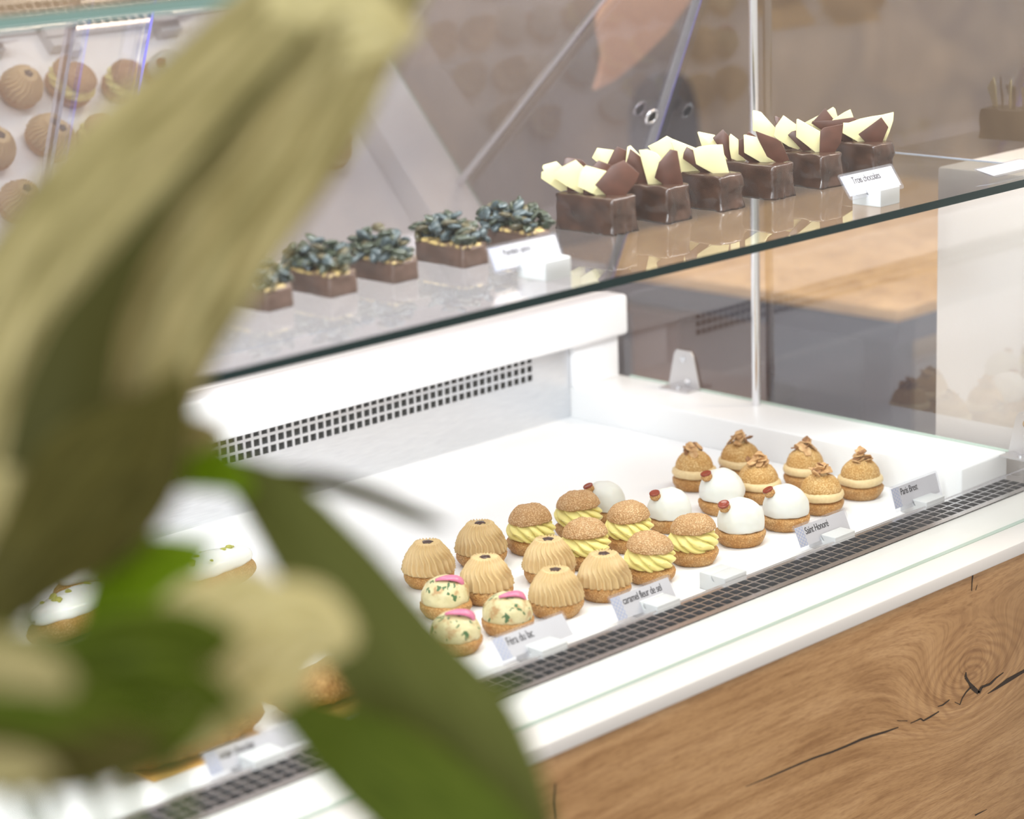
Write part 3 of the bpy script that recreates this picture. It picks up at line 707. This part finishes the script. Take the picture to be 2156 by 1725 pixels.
SH = [
 [(W_, .058, zA([(75,405),(90,375),(270,325),(350,400),(420,610),(420,720),(330,740),(60,560),(65,470),(100,460)])),
  (D_, .050, zA([(365,380),(385,290),(420,270),(620,300),(690,375),(640,500),(540,740),(420,750),(410,600)])),
  (W_, .042, zA([(195,520),(350,400),(535,305),(645,405),(655,790),(400,660)])),
  (D_, .034, zA([(770,390),(850,310),(1020,375),(960,550),(800,800),(640,815),(640,600)])),
  (W_, .025, zA([(560,670),(600,480),(670,380),(960,460),(990,830),(900,830),(720,750)])),
  (D_, .014, zA([(800,650),(1020,390),(1200,310),(1410,490),(1380,600),(1240,770),(1170,815),(990,825)]))],
 [(W_, .058, zA([(760,275),(830,140),(1060,170),(1150,600),(1050,680),(900,400)])),
  (D_, .049, zA([(970,370),(1060,180),(1105,115),(1240,180),(1310,660),(1150,670)])),
  (W_, .040, zA([(1220,340),(1245,125),(1290,105),(1430,250),(1490,680),(1340,640),(1300,500)])),
  (D_, .032, zA([(1235,340),(1285,150),(1435,265),(1545,690),(1440,660),(1300,560)])),
  (W_, .022, zA([(1405,170),(1520,160),(1650,210),(1710,280),(1820,710),(1740,715),(1540,685),(1450,350)])),
  (D_, .012, zA([(1620,550),(1680,340),(1835,160),(1935,180),(2020,660),(1840,718)]))],
 [(W_, .054, [(1364,308),(1384,298),(1404,286),(1415,292),(1466,312),(1480,372),(1435,375),(1395,350)]),
  (W_, .042, zB([(-60,300),(20,282),(340,395),(450,805),(300,830),(100,795),(20,500)])),
  (D_, .028, zB([(135,570),(150,470),(200,380),(300,430),(620,810),(490,840),(250,650)])),
  (W_, .014, zB([(300,420),(400,375),(560,350),(780,340),(800,480),(890,820),(820,858),(700,855),(350,660)]))],
 [(W_, .060, zB([(370,145),(390,130),(655,185),(800,500),(860,580),(800,610),(600,420),(440,360)])),
  (D_, .051, zB([(620,235),(785,90),(885,210),(890,400),(930,600),(880,610),(800,490),(690,340)])),
  (W_, .042, zB([(885,210),(910,165),(1035,260),(1060,500),(1190,630),(1090,630),(920,570),(890,400)])),
  (D_, .033, zB([(1040,265),(1120,235),(1200,130),(1310,200),(1480,560),(1280,665),(1180,600),(1040,500)])),
  (W_, .024, zB([(1120,185),(1150,180),(1330,220),(1500,540),(1620,615),(1500,665),(1430,650),(1130,475)])),
  (D_, .013, zB([(1315,120),(1640,240),(1730,300),(1865,595),(1690,650),(1500,540),(1350,230)]))],
 [(W_, .058, zC([(145,200),(160,190),(255,215),(430,410),(620,670),(400,560),(150,450)])),
  (D_, .049, zC([(420,275),(440,260),(500,295),(650,680),(560,685),(450,450)])),
  (W_, .040, zC([(410,510),(440,390),(535,255),(700,375),(765,660),(720,690),(600,650),(440,545)])),
  (D_, .030, zC([(590,505),(640,460),(700,445),(890,700),(780,708),(700,620)])),
  (W_, .021, zC([(695,530),(700,310),(720,300),(1000,460),(1000,745),(940,725)])),
  (D_, .012, zC([(1000,450),(1050,410),(1290,365),(1260,600),(1180,725),(990,745)]))],
 [(W_, .060, zC([(800,350),(955,270),(1100,190),(1160,150),(1190,175),(1220,280),(1250,575),(1100,570),(870,380)])),
  (D_, .051, zC([(885,355),(950,290),(1060,165),(1165,300),(1290,360),(1290,580),(1100,570),(1010,440)])),
  (W_, .042, zC([(1150,315),(1300,220),(1380,180),(1420,285),(1440,580),(1300,585),(1200,400)])),
  (D_, .034, zC([(890,330),(1150,320),(1420,280),(1460,310),(1400,595),(1290,575),(1010,440)])),
  (W_, .022, zC([(1290,350),(1360,350),(1500,300),(1640,270),(1780,250),(1925,215),(1920,320),(1870,470),(1820,590),(1570,605),(1480,595),(1280,480)])),
  (D_, .012, zC([(1480,495),(1770,280),(1860,405),(1820,500),(1780,595),(1580,605)]))]]
bar_lab = ['frontmost chocolate bar with shards, next to the pumpkin seed bars', 'second chocolate bar from the left, with one tall dark shard in front',
 'third chocolate bar from the left, with a broad pale shard at its front corner', 'fourth chocolate bar from the left, with a bulge at its lower right corner',
 'fifth chocolate bar, just left of the Trois chocolats card', 'rearmost chocolate bar, directly behind the Trois chocolats card']
bx = [-.6119, -.5296, -.4438, -.3590, -.2720, -.1783]
for i, x0 in enumerate(bx):
    c = Vector((x0 + .0195, .1485 + .040, ZT))
    t = tag(empty('chocolate_bar', c, (0, 0, 0)), bar_lab[i], 'pastry', 'chocolate glazed bars topped with chocolate shards')
    obj('glazed_body', BARS[i % 3], t, rot=(0, 0, R.uniform(-.04, .04)) if i != 3 else (0,0,.03))
    for kind, yy, poly in SH[i]:
        ang = R.uniform(-.10, .10)
        P0 = Vector((x0 + .0195, .1485 + yy*1.1, ZT + .037))
        n = Vector((-.694, -.720, 0)); n.rotate(Matrix.Rotation(ang, 3, 'Z')); n = (n + Vector((0,0,R.uniform(-.02,.10)))).normalized()
        th = .0016 if kind == D_ else .0021
        pts = []
        for px_, py_ in poly:
            r = RX * ((px_ - 1078) / FPX) + UP * (-(py_ - 862.5) / FPX) + FW
            pts.append(CAM + r * (n.dot(P0 - CAM) / n.dot(r)) - c)
        zmin = min(p.z for p in pts)
        N = len(pts); g = MB()
        g.add([p + n*th/2 for p in pts] + [p - n*th/2 for p in pts], [tuple(range(N)), tuple(range(2*N-1, N-1, -1))] + [(k, (k+1) % N, N+(k+1) % N, N+k) for k in range(N)])
        o = obj('chocolate_shard', g.mesh('chocolate_shard', M_wchoc if kind == W_ else M_dchoc, bevel=.0004, seg=2, angle=math.radians(60)), t)
        o['label'] = 'white chocolate shard' if kind == W_ else 'brown chocolate shard'

# pumpkin seed bars
PB_ = [bar_mesh('pump_a', .033, .072, .0195, 11, M_milk, .7, False), bar_mesh('pump_b', .033, .072, .0195, 12, M_milk, .7, False)]
FR = [bar_mesh('frost_a', .0314, .0700, .0036, 21, M_frost, 1.6, False), bar_mesh('frost_b', .0314, .0700, .0036, 22, M_frost, 1.6, False)]
def seed_mesh(name, m):
    g = MB(); N = 10; K = 8; vs = []
    for i in range(N+1):
        t = i/N; xx = -.0080 + .0160*t
        w_ = .0050*math.sin(math.pi*(t**.82))**.62 if 0 < t < 1 else .0001
        for k in range(K):
            a = 2*math.pi*k/K; vs.append((xx, w_*math.cos(a), w_*.56*math.sin(a)))
    g.add(vs, [(i*K+k, i*K+(k+1) % K, (i+1)*K+(k+1) % K, (i+1)*K+k) for i in range(N) for k in range(K)])
    return g.mesh(name, m, smooth=True, angle=3)
SEED = [seed_mesh('seed_%d' % i, m) for i, m in enumerate(M_seed)]
px0 = [-.7290, -.8145, -.9050, -.9800, -1.0560, -1.1350]
plab = ['rightmost pumpkin seed bar, beside the first shard topped bar', 'pumpkin seed bar directly left of the Pumkin spice card', 'third pumpkin seed bar from the right',
        'fourth pumpkin seed bar from the right, low tan rim at its corner', 'leftmost clearly seen pumpkin seed bar, at the edge of the big leaf', 'pumpkin seed bar hidden mostly behind the big leaf']
for i, x0 in enumerate(px0):
    c = Vector((x0 + .0172, .151 + .036, ZT))
    t = tag(empty('pumpkin_seed_bar', c, (0, 0, R.uniform(-.05,.08))), plab[i], 'pastry', 'chocolate bars covered with pumpkin seeds')
    obj('chocolate_base', PB_[i % 2], t); obj('cream_layer', FR[i % 2], t, (0,0,.0185))
    for k in range(98):
        u, v = R.uniform(-1, 1), R.uniform(-1, 1)
        lvl = R.random()
        hh = .0220 + lvl*.0260*(1 - .60*max(abs(u), abs(v))**2)
        k1 = R.random(); mi = 0 if k1 < .5 else (1 if k1 < .82 else 2)
        s = obj('pumpkin_seed', SEED[mi], t, (u*.0160, v*.0350, hh), (R.gauss(0, .6), R.gauss(0, .55), R.uniform(0, 6.3)))

# ---------------------------------------------------------------- price cards and their blocks
def text_mesh(body, size):
    cu = bpy.data.curves.new('lettering', 'FONT'); cu.body = body; cu.size = size; cu.extrude = .0001; cu.space_character = .93
    cu.align_x = 'LEFT'; o = bpy.data.objects.new('lettering', cu); COL.objects.link(o)
    bpy.context.view_layer.update(); dg = bpy.context.evaluated_depsgraph_get()
    me = bpy.data.meshes.new_from_object(o.evaluated_get(dg)); bpy.data.objects.remove(o)
    me.materials.clear(); me.materials.append(M_ink); return me
def card(x0, x1, y, z, tilt, h, text, label, skew=0.0, size=.0086, roll=0.0, two=None, tx=.0):
    w_ = x1 - x0
    t = tag(empty('price_card', (x0, y, z), (math.radians(90-tilt), roll, skew)), label, 'price card', 'price cards in clear sleeves')
    # sleeve, slightly larger than the paper, rounded corners
    pad = .0028; g = MB(); pts = []
    for cx, cy, a0 in ((w_+pad-.003, h+pad-.003, 0), (-pad+.003, h+pad-.003, 90), (-pad+.003, -pad*1.6+.003, 180), (w_+pad-.003, -pad*1.6+.003, 270)):
        for k in range(4):
            a = math.radians(a0 + 30*k); pts.append((cx+.003*math.cos(a), cy+.003*math.sin(a)))
    N = len(pts)
    g.add([(a, b_, .0006) for a, b_ in pts] + [(a, b_, -.0006) for a, b_ in pts], [tuple(range(N)), tuple(range(2*N-1, N-1, -1))] + [(k, (k+1) % N, N+(k+1) % N, N+k) for k in range(N)])
    obj('sleeve', g.mesh('sleeve', M_sleeve), t)
    obj('paper', MB().box(0, w_, 0, h, -.0002, .0002).mesh('paper', M_paper), t)
    # blue lattice along the left edge
    g = MB(); pw = .0125; r_ = .00027
    for c in range(5):
        xs = .0006 + c*pw/4.4
        for k in range(10):
            ya, yb = h*k/10, h*(k+1)/10
            sgn = 1 if (k + c) % 2 else -1
            a = xs + sgn*.0011; b2 = xs - sgn*.0011
            g.add([(a-r_, ya, .0004), (a+r_, ya, .0004), (b2+r_, yb, .0004), (b2-r_, yb, .0004)], [(0,1,2,3)])
    obj('blue_pattern', g.mesh('blue_pattern', M_blue), t)
    lines = text.split('\n')
    for k, s in enumerate(lines):
        me = text_mesh(s, size)
        o = obj('lettering', me, t, (.0150 + tx, h - size*(1.05 + k*1.0), .0005)); o.scale = (.80, 1.12, 1)
        mw = max((v.co.x for v in me.vertices), default=0)*.80
        if mw > w_ - .018: o.scale.x = .80*(w_-.018)/mw
    return t
def block(x, y, z, label, wx=.034, wy=.037, h=.0185, rz=0.0):
    """white block with a slanting slot cut along x"""
    g = MB(); s0, s1 = .006, .0022; hy = wy/2
    prof = [(-hy, 0), (hy, 0), (hy, h), (s0*.5+s1*.5, h), (.0-.002+s1*.5, h-.007), (-.002-s1*.5, h-.007), (s0*.5-s1*.5, h), (-hy, h)]
    N = len(prof); vs = [(-wx/2, a, b_) for a, b_ in prof] + [(wx/2, a, b_) for a, b_ in prof]
    g.add(vs, [tuple(range(N)), tuple(range(2*N-1, N-1, -1))] + [(k, (k+1) % N, N+(k+1) % N, N+k) for k in range(N)])
    me = g.mesh('card_holder', M_block, bevel=.0012, seg=3)
    o = obj('card_holder', me, None, (x, y, z), (0, 0, rz))
    return tag(o, label, 'card holder', 'small white slotted card holders')
card(-.3578, -.2693, .0450, .4060, 35, .0235, 'Trois chocolats', 'price card reading Trois chocolats, on the glass shelf', size=.0104)
block(-.3125, .0455, ZT, 'white slotted block holding the Trois chocolats card')
card(-.8454, -.7590, .0750, .4035, 24, .0215, 'Pumkin spice', 'blurred price card reading Pumkin spice, on the glass shelf', size=.0092)
block(-.7960, .0620, ZT, 'white slotted block holding the Pumkin spice card')
card(-.2009, -.1143, .1000, .0150, 17, .0235, 'Paris Brest', 'price card reading Paris Brest, far right on the deck', size=.0102)
block(-.1500, .0990, 0, 'white slotted block holding the Paris Brest card', wx=.036)
card(-.3741, -.2858, .1000, .0120, 24, .0225, 'Saint Honoré', 'price card reading Saint Honoré, in front of the white domed puffs', size=.0102)
block(-.3200, .0990, 0, 'white slotted block holding the Saint Honoré card', wx=.036)
card(-.6677, -.5793, .1000, .0085, 30, .0245, 'caramel fleur de sel', 'price card reading caramel fleur de sel, in front of the yellow cream puffs', size=.0102)
block(-.6130, .0990, 0, 'white slotted block holding the caramel fleur de sel card', wx=.036)
card(-.8320, -.7343, .1000, .0130, 39, .0240, 'Féra du lac', 'price card reading Féra du lac, in front of the herbed puffs', size=.0112)
block(-.7800, .0990, 0, 'white slotted block holding the Féra du lac card', wx=.036)
card(-1.1861, -1.0669, .1000, .0105, 29, .0195, 'éclair chocolat', 'blurred price card reading éclair chocolat, at the lower left', size=.0088)
block(-1.1350, .0990, 0, 'white slotted block holding the éclair chocolat card', wx=.036)
card(-.9956, -.9131, .1000, .0140, 42, .0245, "Pistache fleur\nd'oranger", "price card reading Pistache fleur d'oranger, seen through the dark leaf edge", size=.0080)
block(-.9500, .0990, 0, "white slotted block holding the Pistache fleur d'oranger card", wx=.036)
block(-.5030, .1020, 0, 'empty white slotted block beside the grille, right of the caramel fleur de sel card', wx=.036, wy=.036)
tc = card(-.118, -.030, .0300, .3965, 78, .0235, '', 'small price card lying almost flat near the shelf corner', roll=0.0)

# ---------------------------------------------------------------- eclairs at the left
def loaf(name, L, Wd, H, seed, m, amp=.0012, rough=60):
    g = MB(); N = 40; K = 28; vs = []; o = Vector((seed*3, seed, 1))
    for i in range(N+1):
        t = i/N; s = math.sin(math.pi*t)**.32 if 0 < t < 1 else .02
        for k in range(K):
            a = 2*math.pi*k/K; y = Wd/2*s*math.cos(a); z = H/2*s*math.sin(a)
            if z < 0: z *= .8
            p = Vector((L*(t-.5), y, z + H*.40))
            p += Vector((0, math.cos(a), math.sin(a)))*(noise.noise(p*rough + o)*amp + noise.noise(p*rough*3 + o)*amp*.5)
            p.z = max(0, p.z); vs.append(p)
    g.add(vs, [(i*K+k, i*K+(k+1) % K, (i+1)*K+(k+1) % K, (i+1)*K+k) for i in range(N) for k in range(K)])
    return g.mesh(name, m, smooth=True, angle=3)
E_body = loaf('eclair_body', .135, .050, .040, 1, M_bun, .0010)
E_ice = loaf('eclair_icing', .126, .045, .030, 3, M_ice, .0022, 28)
E_crumb = loaf('crumble_body', .165, .050, .040, 5, M_crumb, .0035, 90)
bits = []
for i in range(3):
    g = MB(); g.lathe([(.0003,0),(.0028,.0004),(.0036,.0018),(.0020,.0034),(.0003,.0038)], 9, lambda t,k,r,z,i=i: (r*(1+.4*noise.noise(Vector((math.cos(t)*2+i*5,math.sin(t)*2,z*500)))), z, 0))
    bits.append(g.mesh('pistachio_piece', M_pist))
ic = [(-1.035,.525,.25,'white iced eclair with pistachio pieces, left of a second one'), (-.945,.600,.05,'white iced eclair with pistachio pieces, half behind the green leaves'), (-.875,.515,.1,'white iced eclair hidden almost wholly by the green leaves')]
for (x, y, rz, lab) in ic:
    t = tag(empty('iced_eclair', (x, y, 0), (0,0,rz)), lab, 'pastry', 'white iced eclairs at the left')
    obj('eclair_body', E_body, t); obj('icing', E_ice, t, (0,0,.0200))
    for k in range(16):
        s = R.uniform(.35, 1.4); o = obj('pistachio_piece', bits[k % 3], t, (R.uniform(-.045,.05), R.gauss(0,.006), .0435), (R.uniform(-.5,.5), R.uniform(-.5,.5), R.uniform(0,6))); o.scale = (s,)*3
ec = [(-1.155,.170,.02,'crumbly golden brown eclair nearest the éclair chocolat card'), (-1.150,.228,.0,'crumbly golden brown eclair behind the nearest one'), (-.975,.175,.05,'golden brown eclair beside the Pistache card')]
for (x, y, rz, lab) in ec:
    t = tag(empty('chocolate_eclair', (x, y, .0030), (0,0,rz)), lab, 'pastry', 'golden brown eclairs at the left')
    obj('eclair_body', E_crumb, t)
for (x, y, w_, lab) in ((-1.150,.200,.130,'gold cake board under the golden brown eclairs'), (-.968,.190,.13,'second gold cake board further right, under an eclair')):
    g = MB(); g.box(-w_/2, w_/2, -.055, .062, 0, .0028)
    tag(obj('cake_board', g.mesh('cake_board', M_gold, bevel=.0008), None, (x, y, 0)), lab, 'cake board')

# ---------------------------------------------------------------- foreground plant
def leaf_mat(name, c0, c1, c2, scale=60, trans=.35):
    m = mat(name, c1, .55, spec=.12); b = m.node_tree.nodes['Principled BSDF']
    tc = nd(m, 'ShaderNodeTexCoord'); sp = nd(m, 'ShaderNodeSeparateXYZ'); lk(m, tc.outputs['UV'], sp.inputs[0])
    cb = nd(m, 'ShaderNodeCombineXYZ'); lk(m, sp.outputs['X'], cb.inputs[0]); lk(m, sp.outputs['Y'], cb.inputs[1])
    mp = nd(m, 'ShaderNodeMapping'); mp.inputs['Scale'].default_value = (5.0, .8, 1); lk(m, cb.outputs[0], mp.inputs[0])
    n = nd(m, 'ShaderNodeTexNoise', Scale=2.2, Detail=3); lk(m, mp.outputs[0], n.inputs['Vector'])
    r = ramp(m, [(.32, c0), (.5, c1), (.68, c2)]); lk(m, n.outputs['Fac'], r.inputs[0]); lk(m, r.outputs[0], b.inputs['Base Color'])
    out = m.node_tree.nodes['Material Output']; tl = nd(m, 'ShaderNodeBsdfTranslucent'); lk(m, r.outputs[0], tl.inputs[0])
    mx = nd(m, 'ShaderNodeMixShader'); mx.inputs[0].default_value = trans
    lk(m, b.outputs[0], mx.inputs[1]); lk(m, tl.outputs[0], mx.inputs[2]); lk(m, mx.outputs[0], out.inputs[0])
    return m
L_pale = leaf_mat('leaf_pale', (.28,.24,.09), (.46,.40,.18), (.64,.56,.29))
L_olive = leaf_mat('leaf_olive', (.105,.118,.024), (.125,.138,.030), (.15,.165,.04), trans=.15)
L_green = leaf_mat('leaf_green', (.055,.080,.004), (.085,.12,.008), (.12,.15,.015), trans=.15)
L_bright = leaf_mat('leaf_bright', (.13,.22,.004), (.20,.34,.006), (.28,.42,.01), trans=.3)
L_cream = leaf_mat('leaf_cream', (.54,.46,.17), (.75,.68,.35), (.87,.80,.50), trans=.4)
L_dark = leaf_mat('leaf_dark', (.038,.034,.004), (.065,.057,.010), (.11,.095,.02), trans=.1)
L_rib = mat('midrib', (.050,.048,.010), .6, spec=.1)
plant = tag(empty('potted_plant', (-1.70, -.84, -.85)), 'tall leafy plant, heavily blurred, close to the camera at the left', 'plant')
P0 = Vector(plant.location)
def leaf(line, m, fold=.25, ripple=0.0, nrip=5, name='leaf', label=None, shift=0.0):
    """line: (px, py, half-width px, distance m) along the midrib"""
    pts = []
    n = len(line); S = 8
    def cr(a, b, c, d, t): return .5*((2*b)+(-a+c)*t+(2*a-5*b+4*c-d)*t*t+(-a+3*b-3*c+d)*t**3)
    for i in range(n-1):
        p = [line[max(i-1,0)], line[i], line[i+1], line[min(i+2,n-1)]]
        for k in range(S): pts.append([cr(p[0][q], p[1][q], p[2][q], p[3][q], k/S) for q in range(4)])
    pts.append(list(line[-1])); A = 25; g = MB(); uv = []
    for i, (x, y, hw, d) in enumerate(pts):
        x2, y2 = (pts[i+1][:2] if i < len(pts)-1 else (2*x-pts[i-1][0], 2*y-pts[i-1][1]))
        dx, dy = x2-x, y2-y; L = math.hypot(dx, dy) or 1; nx, ny = -dy/L, dx/L
        hw = max(hw, .5)
        for k in range(A):
            s = 2*k/(A-1) - 1
            off = fold*abs(s)*hw/FPX*d + ripple*math.sin(s*nrip*math.pi + i*.35*(1 if s > 0 else -1))*hw/FPX*d
            g.v.append(tuple(pdist(x+nx*hw*s, y+ny*hw*s, d + off + shift) - P0)); uv.append((s, i/(len(pts)-1)*4))
    for i in range(len(pts)-1):
        for k in range(A-1):
            g.f.append([i*A+k, i*A+k+1, (i+1)*A+k+1, (i+1)*A+k]); g.mi.append(0)
    me = bpy.data.meshes.new(name); me.from_pydata(g.v, [], g.f); me.materials.append(m)
    ul = me.uv_layers.new(name='UVMap')
    for lp in me.loops: ul.data[lp.index].uv = uv[lp.vertex_index]
    for p in me.polygons: p.use_smooth = True
    o = obj(name, me, plant)
    so = o.modifiers.new('thickness', 'SOLIDIFY'); so.thickness = .0006
    if label: o['label'] = label
    return o
# big pale leaf rising to the upper right
big = leaf([(60,1180,150,.98),(100,1000,250,.98),(145,790,270,.98),(240,600,266,.99),(358,435,252,1.0),(484,300,228,1.02),(604,155,202,1.04),(700,50,170,1.05),(800,-20,120,1.06),(900,-60,30,1.06)], L_pale, .40, .09, 6, label='broad pale yellow green leaf')
rb = leaf([(110,1000,110,.955),(135,860,100,.958),(175,720,76,.964),(245,590,44,.976),(345,440,22,.988),(458,300,16,1.008),(570,165,12,1.028),(650,70,8,1.04)], L_rib, .3, .0, 2, name='midrib', label='dark sunken midrib')
rb.parent = big
# the leaf tip that bends over at the upper right
leaf([(560,20,60,1.05),(650,30,95,1.05),(740,50,95,1.05),(820,62,62,1.05),(885,66,6,1.06)], L_cream, .3, .06, 4, label='pale cream leaf tip')
leaf([(-60,1330,50,.93),(60,1190,100,.93),(180,1060,150,.94),(280,950,130,.95),(350,860,65,.96),(390,770,4,.97)], L_dark, .3, .05, 4, label='shaded dark leaf underside')  # shade of the underside is put into the dark leaf colour
leaf([(440,960,6,1.08),(560,1040,62,1.08),(690,1200,98,1.07),(830,1400,126,1.06),(960,1560,140,1.05),(1060,1740,110,1.04),(1120,1900,60,1.04)], L_olive, .2, .0, 4, label='long dark olive leaf crossing downward')
leaf([(540,1440,3,1.03),(640,1510,50,1.02),(760,1590,95,1.02),(900,1690,115,1.01),(1030,1790,100,1.0),(1120,1880,50,1.0)], L_green, .2, .0, 4, label='green leaf along the bottom')
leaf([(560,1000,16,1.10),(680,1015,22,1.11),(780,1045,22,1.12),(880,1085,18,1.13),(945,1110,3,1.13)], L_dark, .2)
leaf([(960,1480,30,1.06),(1020,1460,28,1.06),(1080,1445,16,1.06),(1115,1440,2,1.06)], L_green, .2)
leaf([(280,1010,30,1.05),(380,975,55,1.05),(460,990,48,1.05),(530,1040,10,1.05)], L_bright, .2)
leaf([(300,960,40,1.04),(360,920,50,1.04),(440,915,30,1.04),(480,930,4,1.04)], L_pale, .2)
leaf([(180,1330,20,.97),(250,1260,75,.97),(330,1200,75,.98),(400,1170,45,.99),(450,1150,4,1.0)], L_bright, .3, .1, 3, label='small bright green leaf')
leaf([(290,1620,20,.90),(370,1530,80,.90),(460,1440,115,.90),(560,1360,130,.91),(660,1330,105,.92),(750,1350,16,.93)], L_cream, .35, .1, 4, label='cream coloured leaf')
leaf([(250,1420,40,.93),(350,1370,80,.93),(440,1300,90,.93),(520,1240,50,.94),(570,1210,4,.94)], L_cream, .3, .1, 3)
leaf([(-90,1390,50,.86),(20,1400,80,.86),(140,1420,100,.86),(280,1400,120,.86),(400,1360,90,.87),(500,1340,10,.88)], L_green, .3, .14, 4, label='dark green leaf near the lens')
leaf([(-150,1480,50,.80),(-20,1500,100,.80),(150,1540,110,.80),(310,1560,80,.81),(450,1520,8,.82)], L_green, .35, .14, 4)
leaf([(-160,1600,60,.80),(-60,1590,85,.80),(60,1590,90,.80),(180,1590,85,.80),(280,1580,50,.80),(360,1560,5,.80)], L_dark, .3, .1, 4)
leaf([(120,1500,20,.84),(220,1470,70,.84),(330,1450,80,.84),(440,1470,50,.85),(520,1500,5,.86)], L_green, .3, .12, 4)
leaf([(-140,1380,40,.79),(-20,1390,55,.79),(70,1410,50,.79),(150,1450,20,.79)], L_pale, .3, .1, 4)
leaf([(-140,1620,40,.78),(-20,1620,45,.78),(60,1625,35,.78),(120,1640,8,.78)], L_pale, .3, .1, 4)
leaf([(200,1580,20,.84),(300,1520,60,.84),(400,1460,60,.85),(470,1410,10,.86)], L_pale, .3, .1, 4)
# stems and pot
M_stem = mat('stem_green', (.10,.13,.03), .5); M_pot = noisy('grey_pot', (.30,.29,.28), (.38,.37,.35), 12, .6); M_soil = mat('soil', (.03,.02,.015), .9)
def stem(a, b_, r0=.005, r1=.003):
    a = Vector(a) - P0; b_ = Vector(b_) - P0; g = MB(); prev = None; mid = (a+b_)/2 + Vector((0,0,.08))
    for i in range(8):
        t0, t1 = i/8, (i+1)/8
        q = lambda t: a*(1-t)**2 + mid*2*t*(1-t) + b_*t*t
        g.tube(q(t0), q(t1), r0+(r1-r0)*t0, 8, r1=r0+(r1-r0)*t1)
    obj('stem', g.mesh('stem', M_stem, smooth=True, angle=1.0), plant)
basep = P0 + Vector((0,0,.26))
for tgt in (pdist(60,1230,.985), pdist(1120,1900,1.045), pdist(1010,1790,1.005), pdist(20,1430,.845), pdist(-40,1500,.805), pdist(330,1480,.865), pdist(180,1330,.975)):
    stem(basep + Vector((R.uniform(-.03,.03), R.uniform(-.03,.03), 0)), tgt)
g = MB(); g.lathe([(.001,0),(.10,0),(.105,.01),(.145,.27),(.150,.28),(.150,.30),(.138,.30),(.136,.26),(.001,.26)], 40)
obj('pot', g.mesh('pot', M_pot, smooth=True), plant)
g = MB(); g.lathe([(.001,.262),(.134,.262),(.134,.268),(.001,.272)], 30)
obj('soil', g.mesh('soil', M_soil), plant)
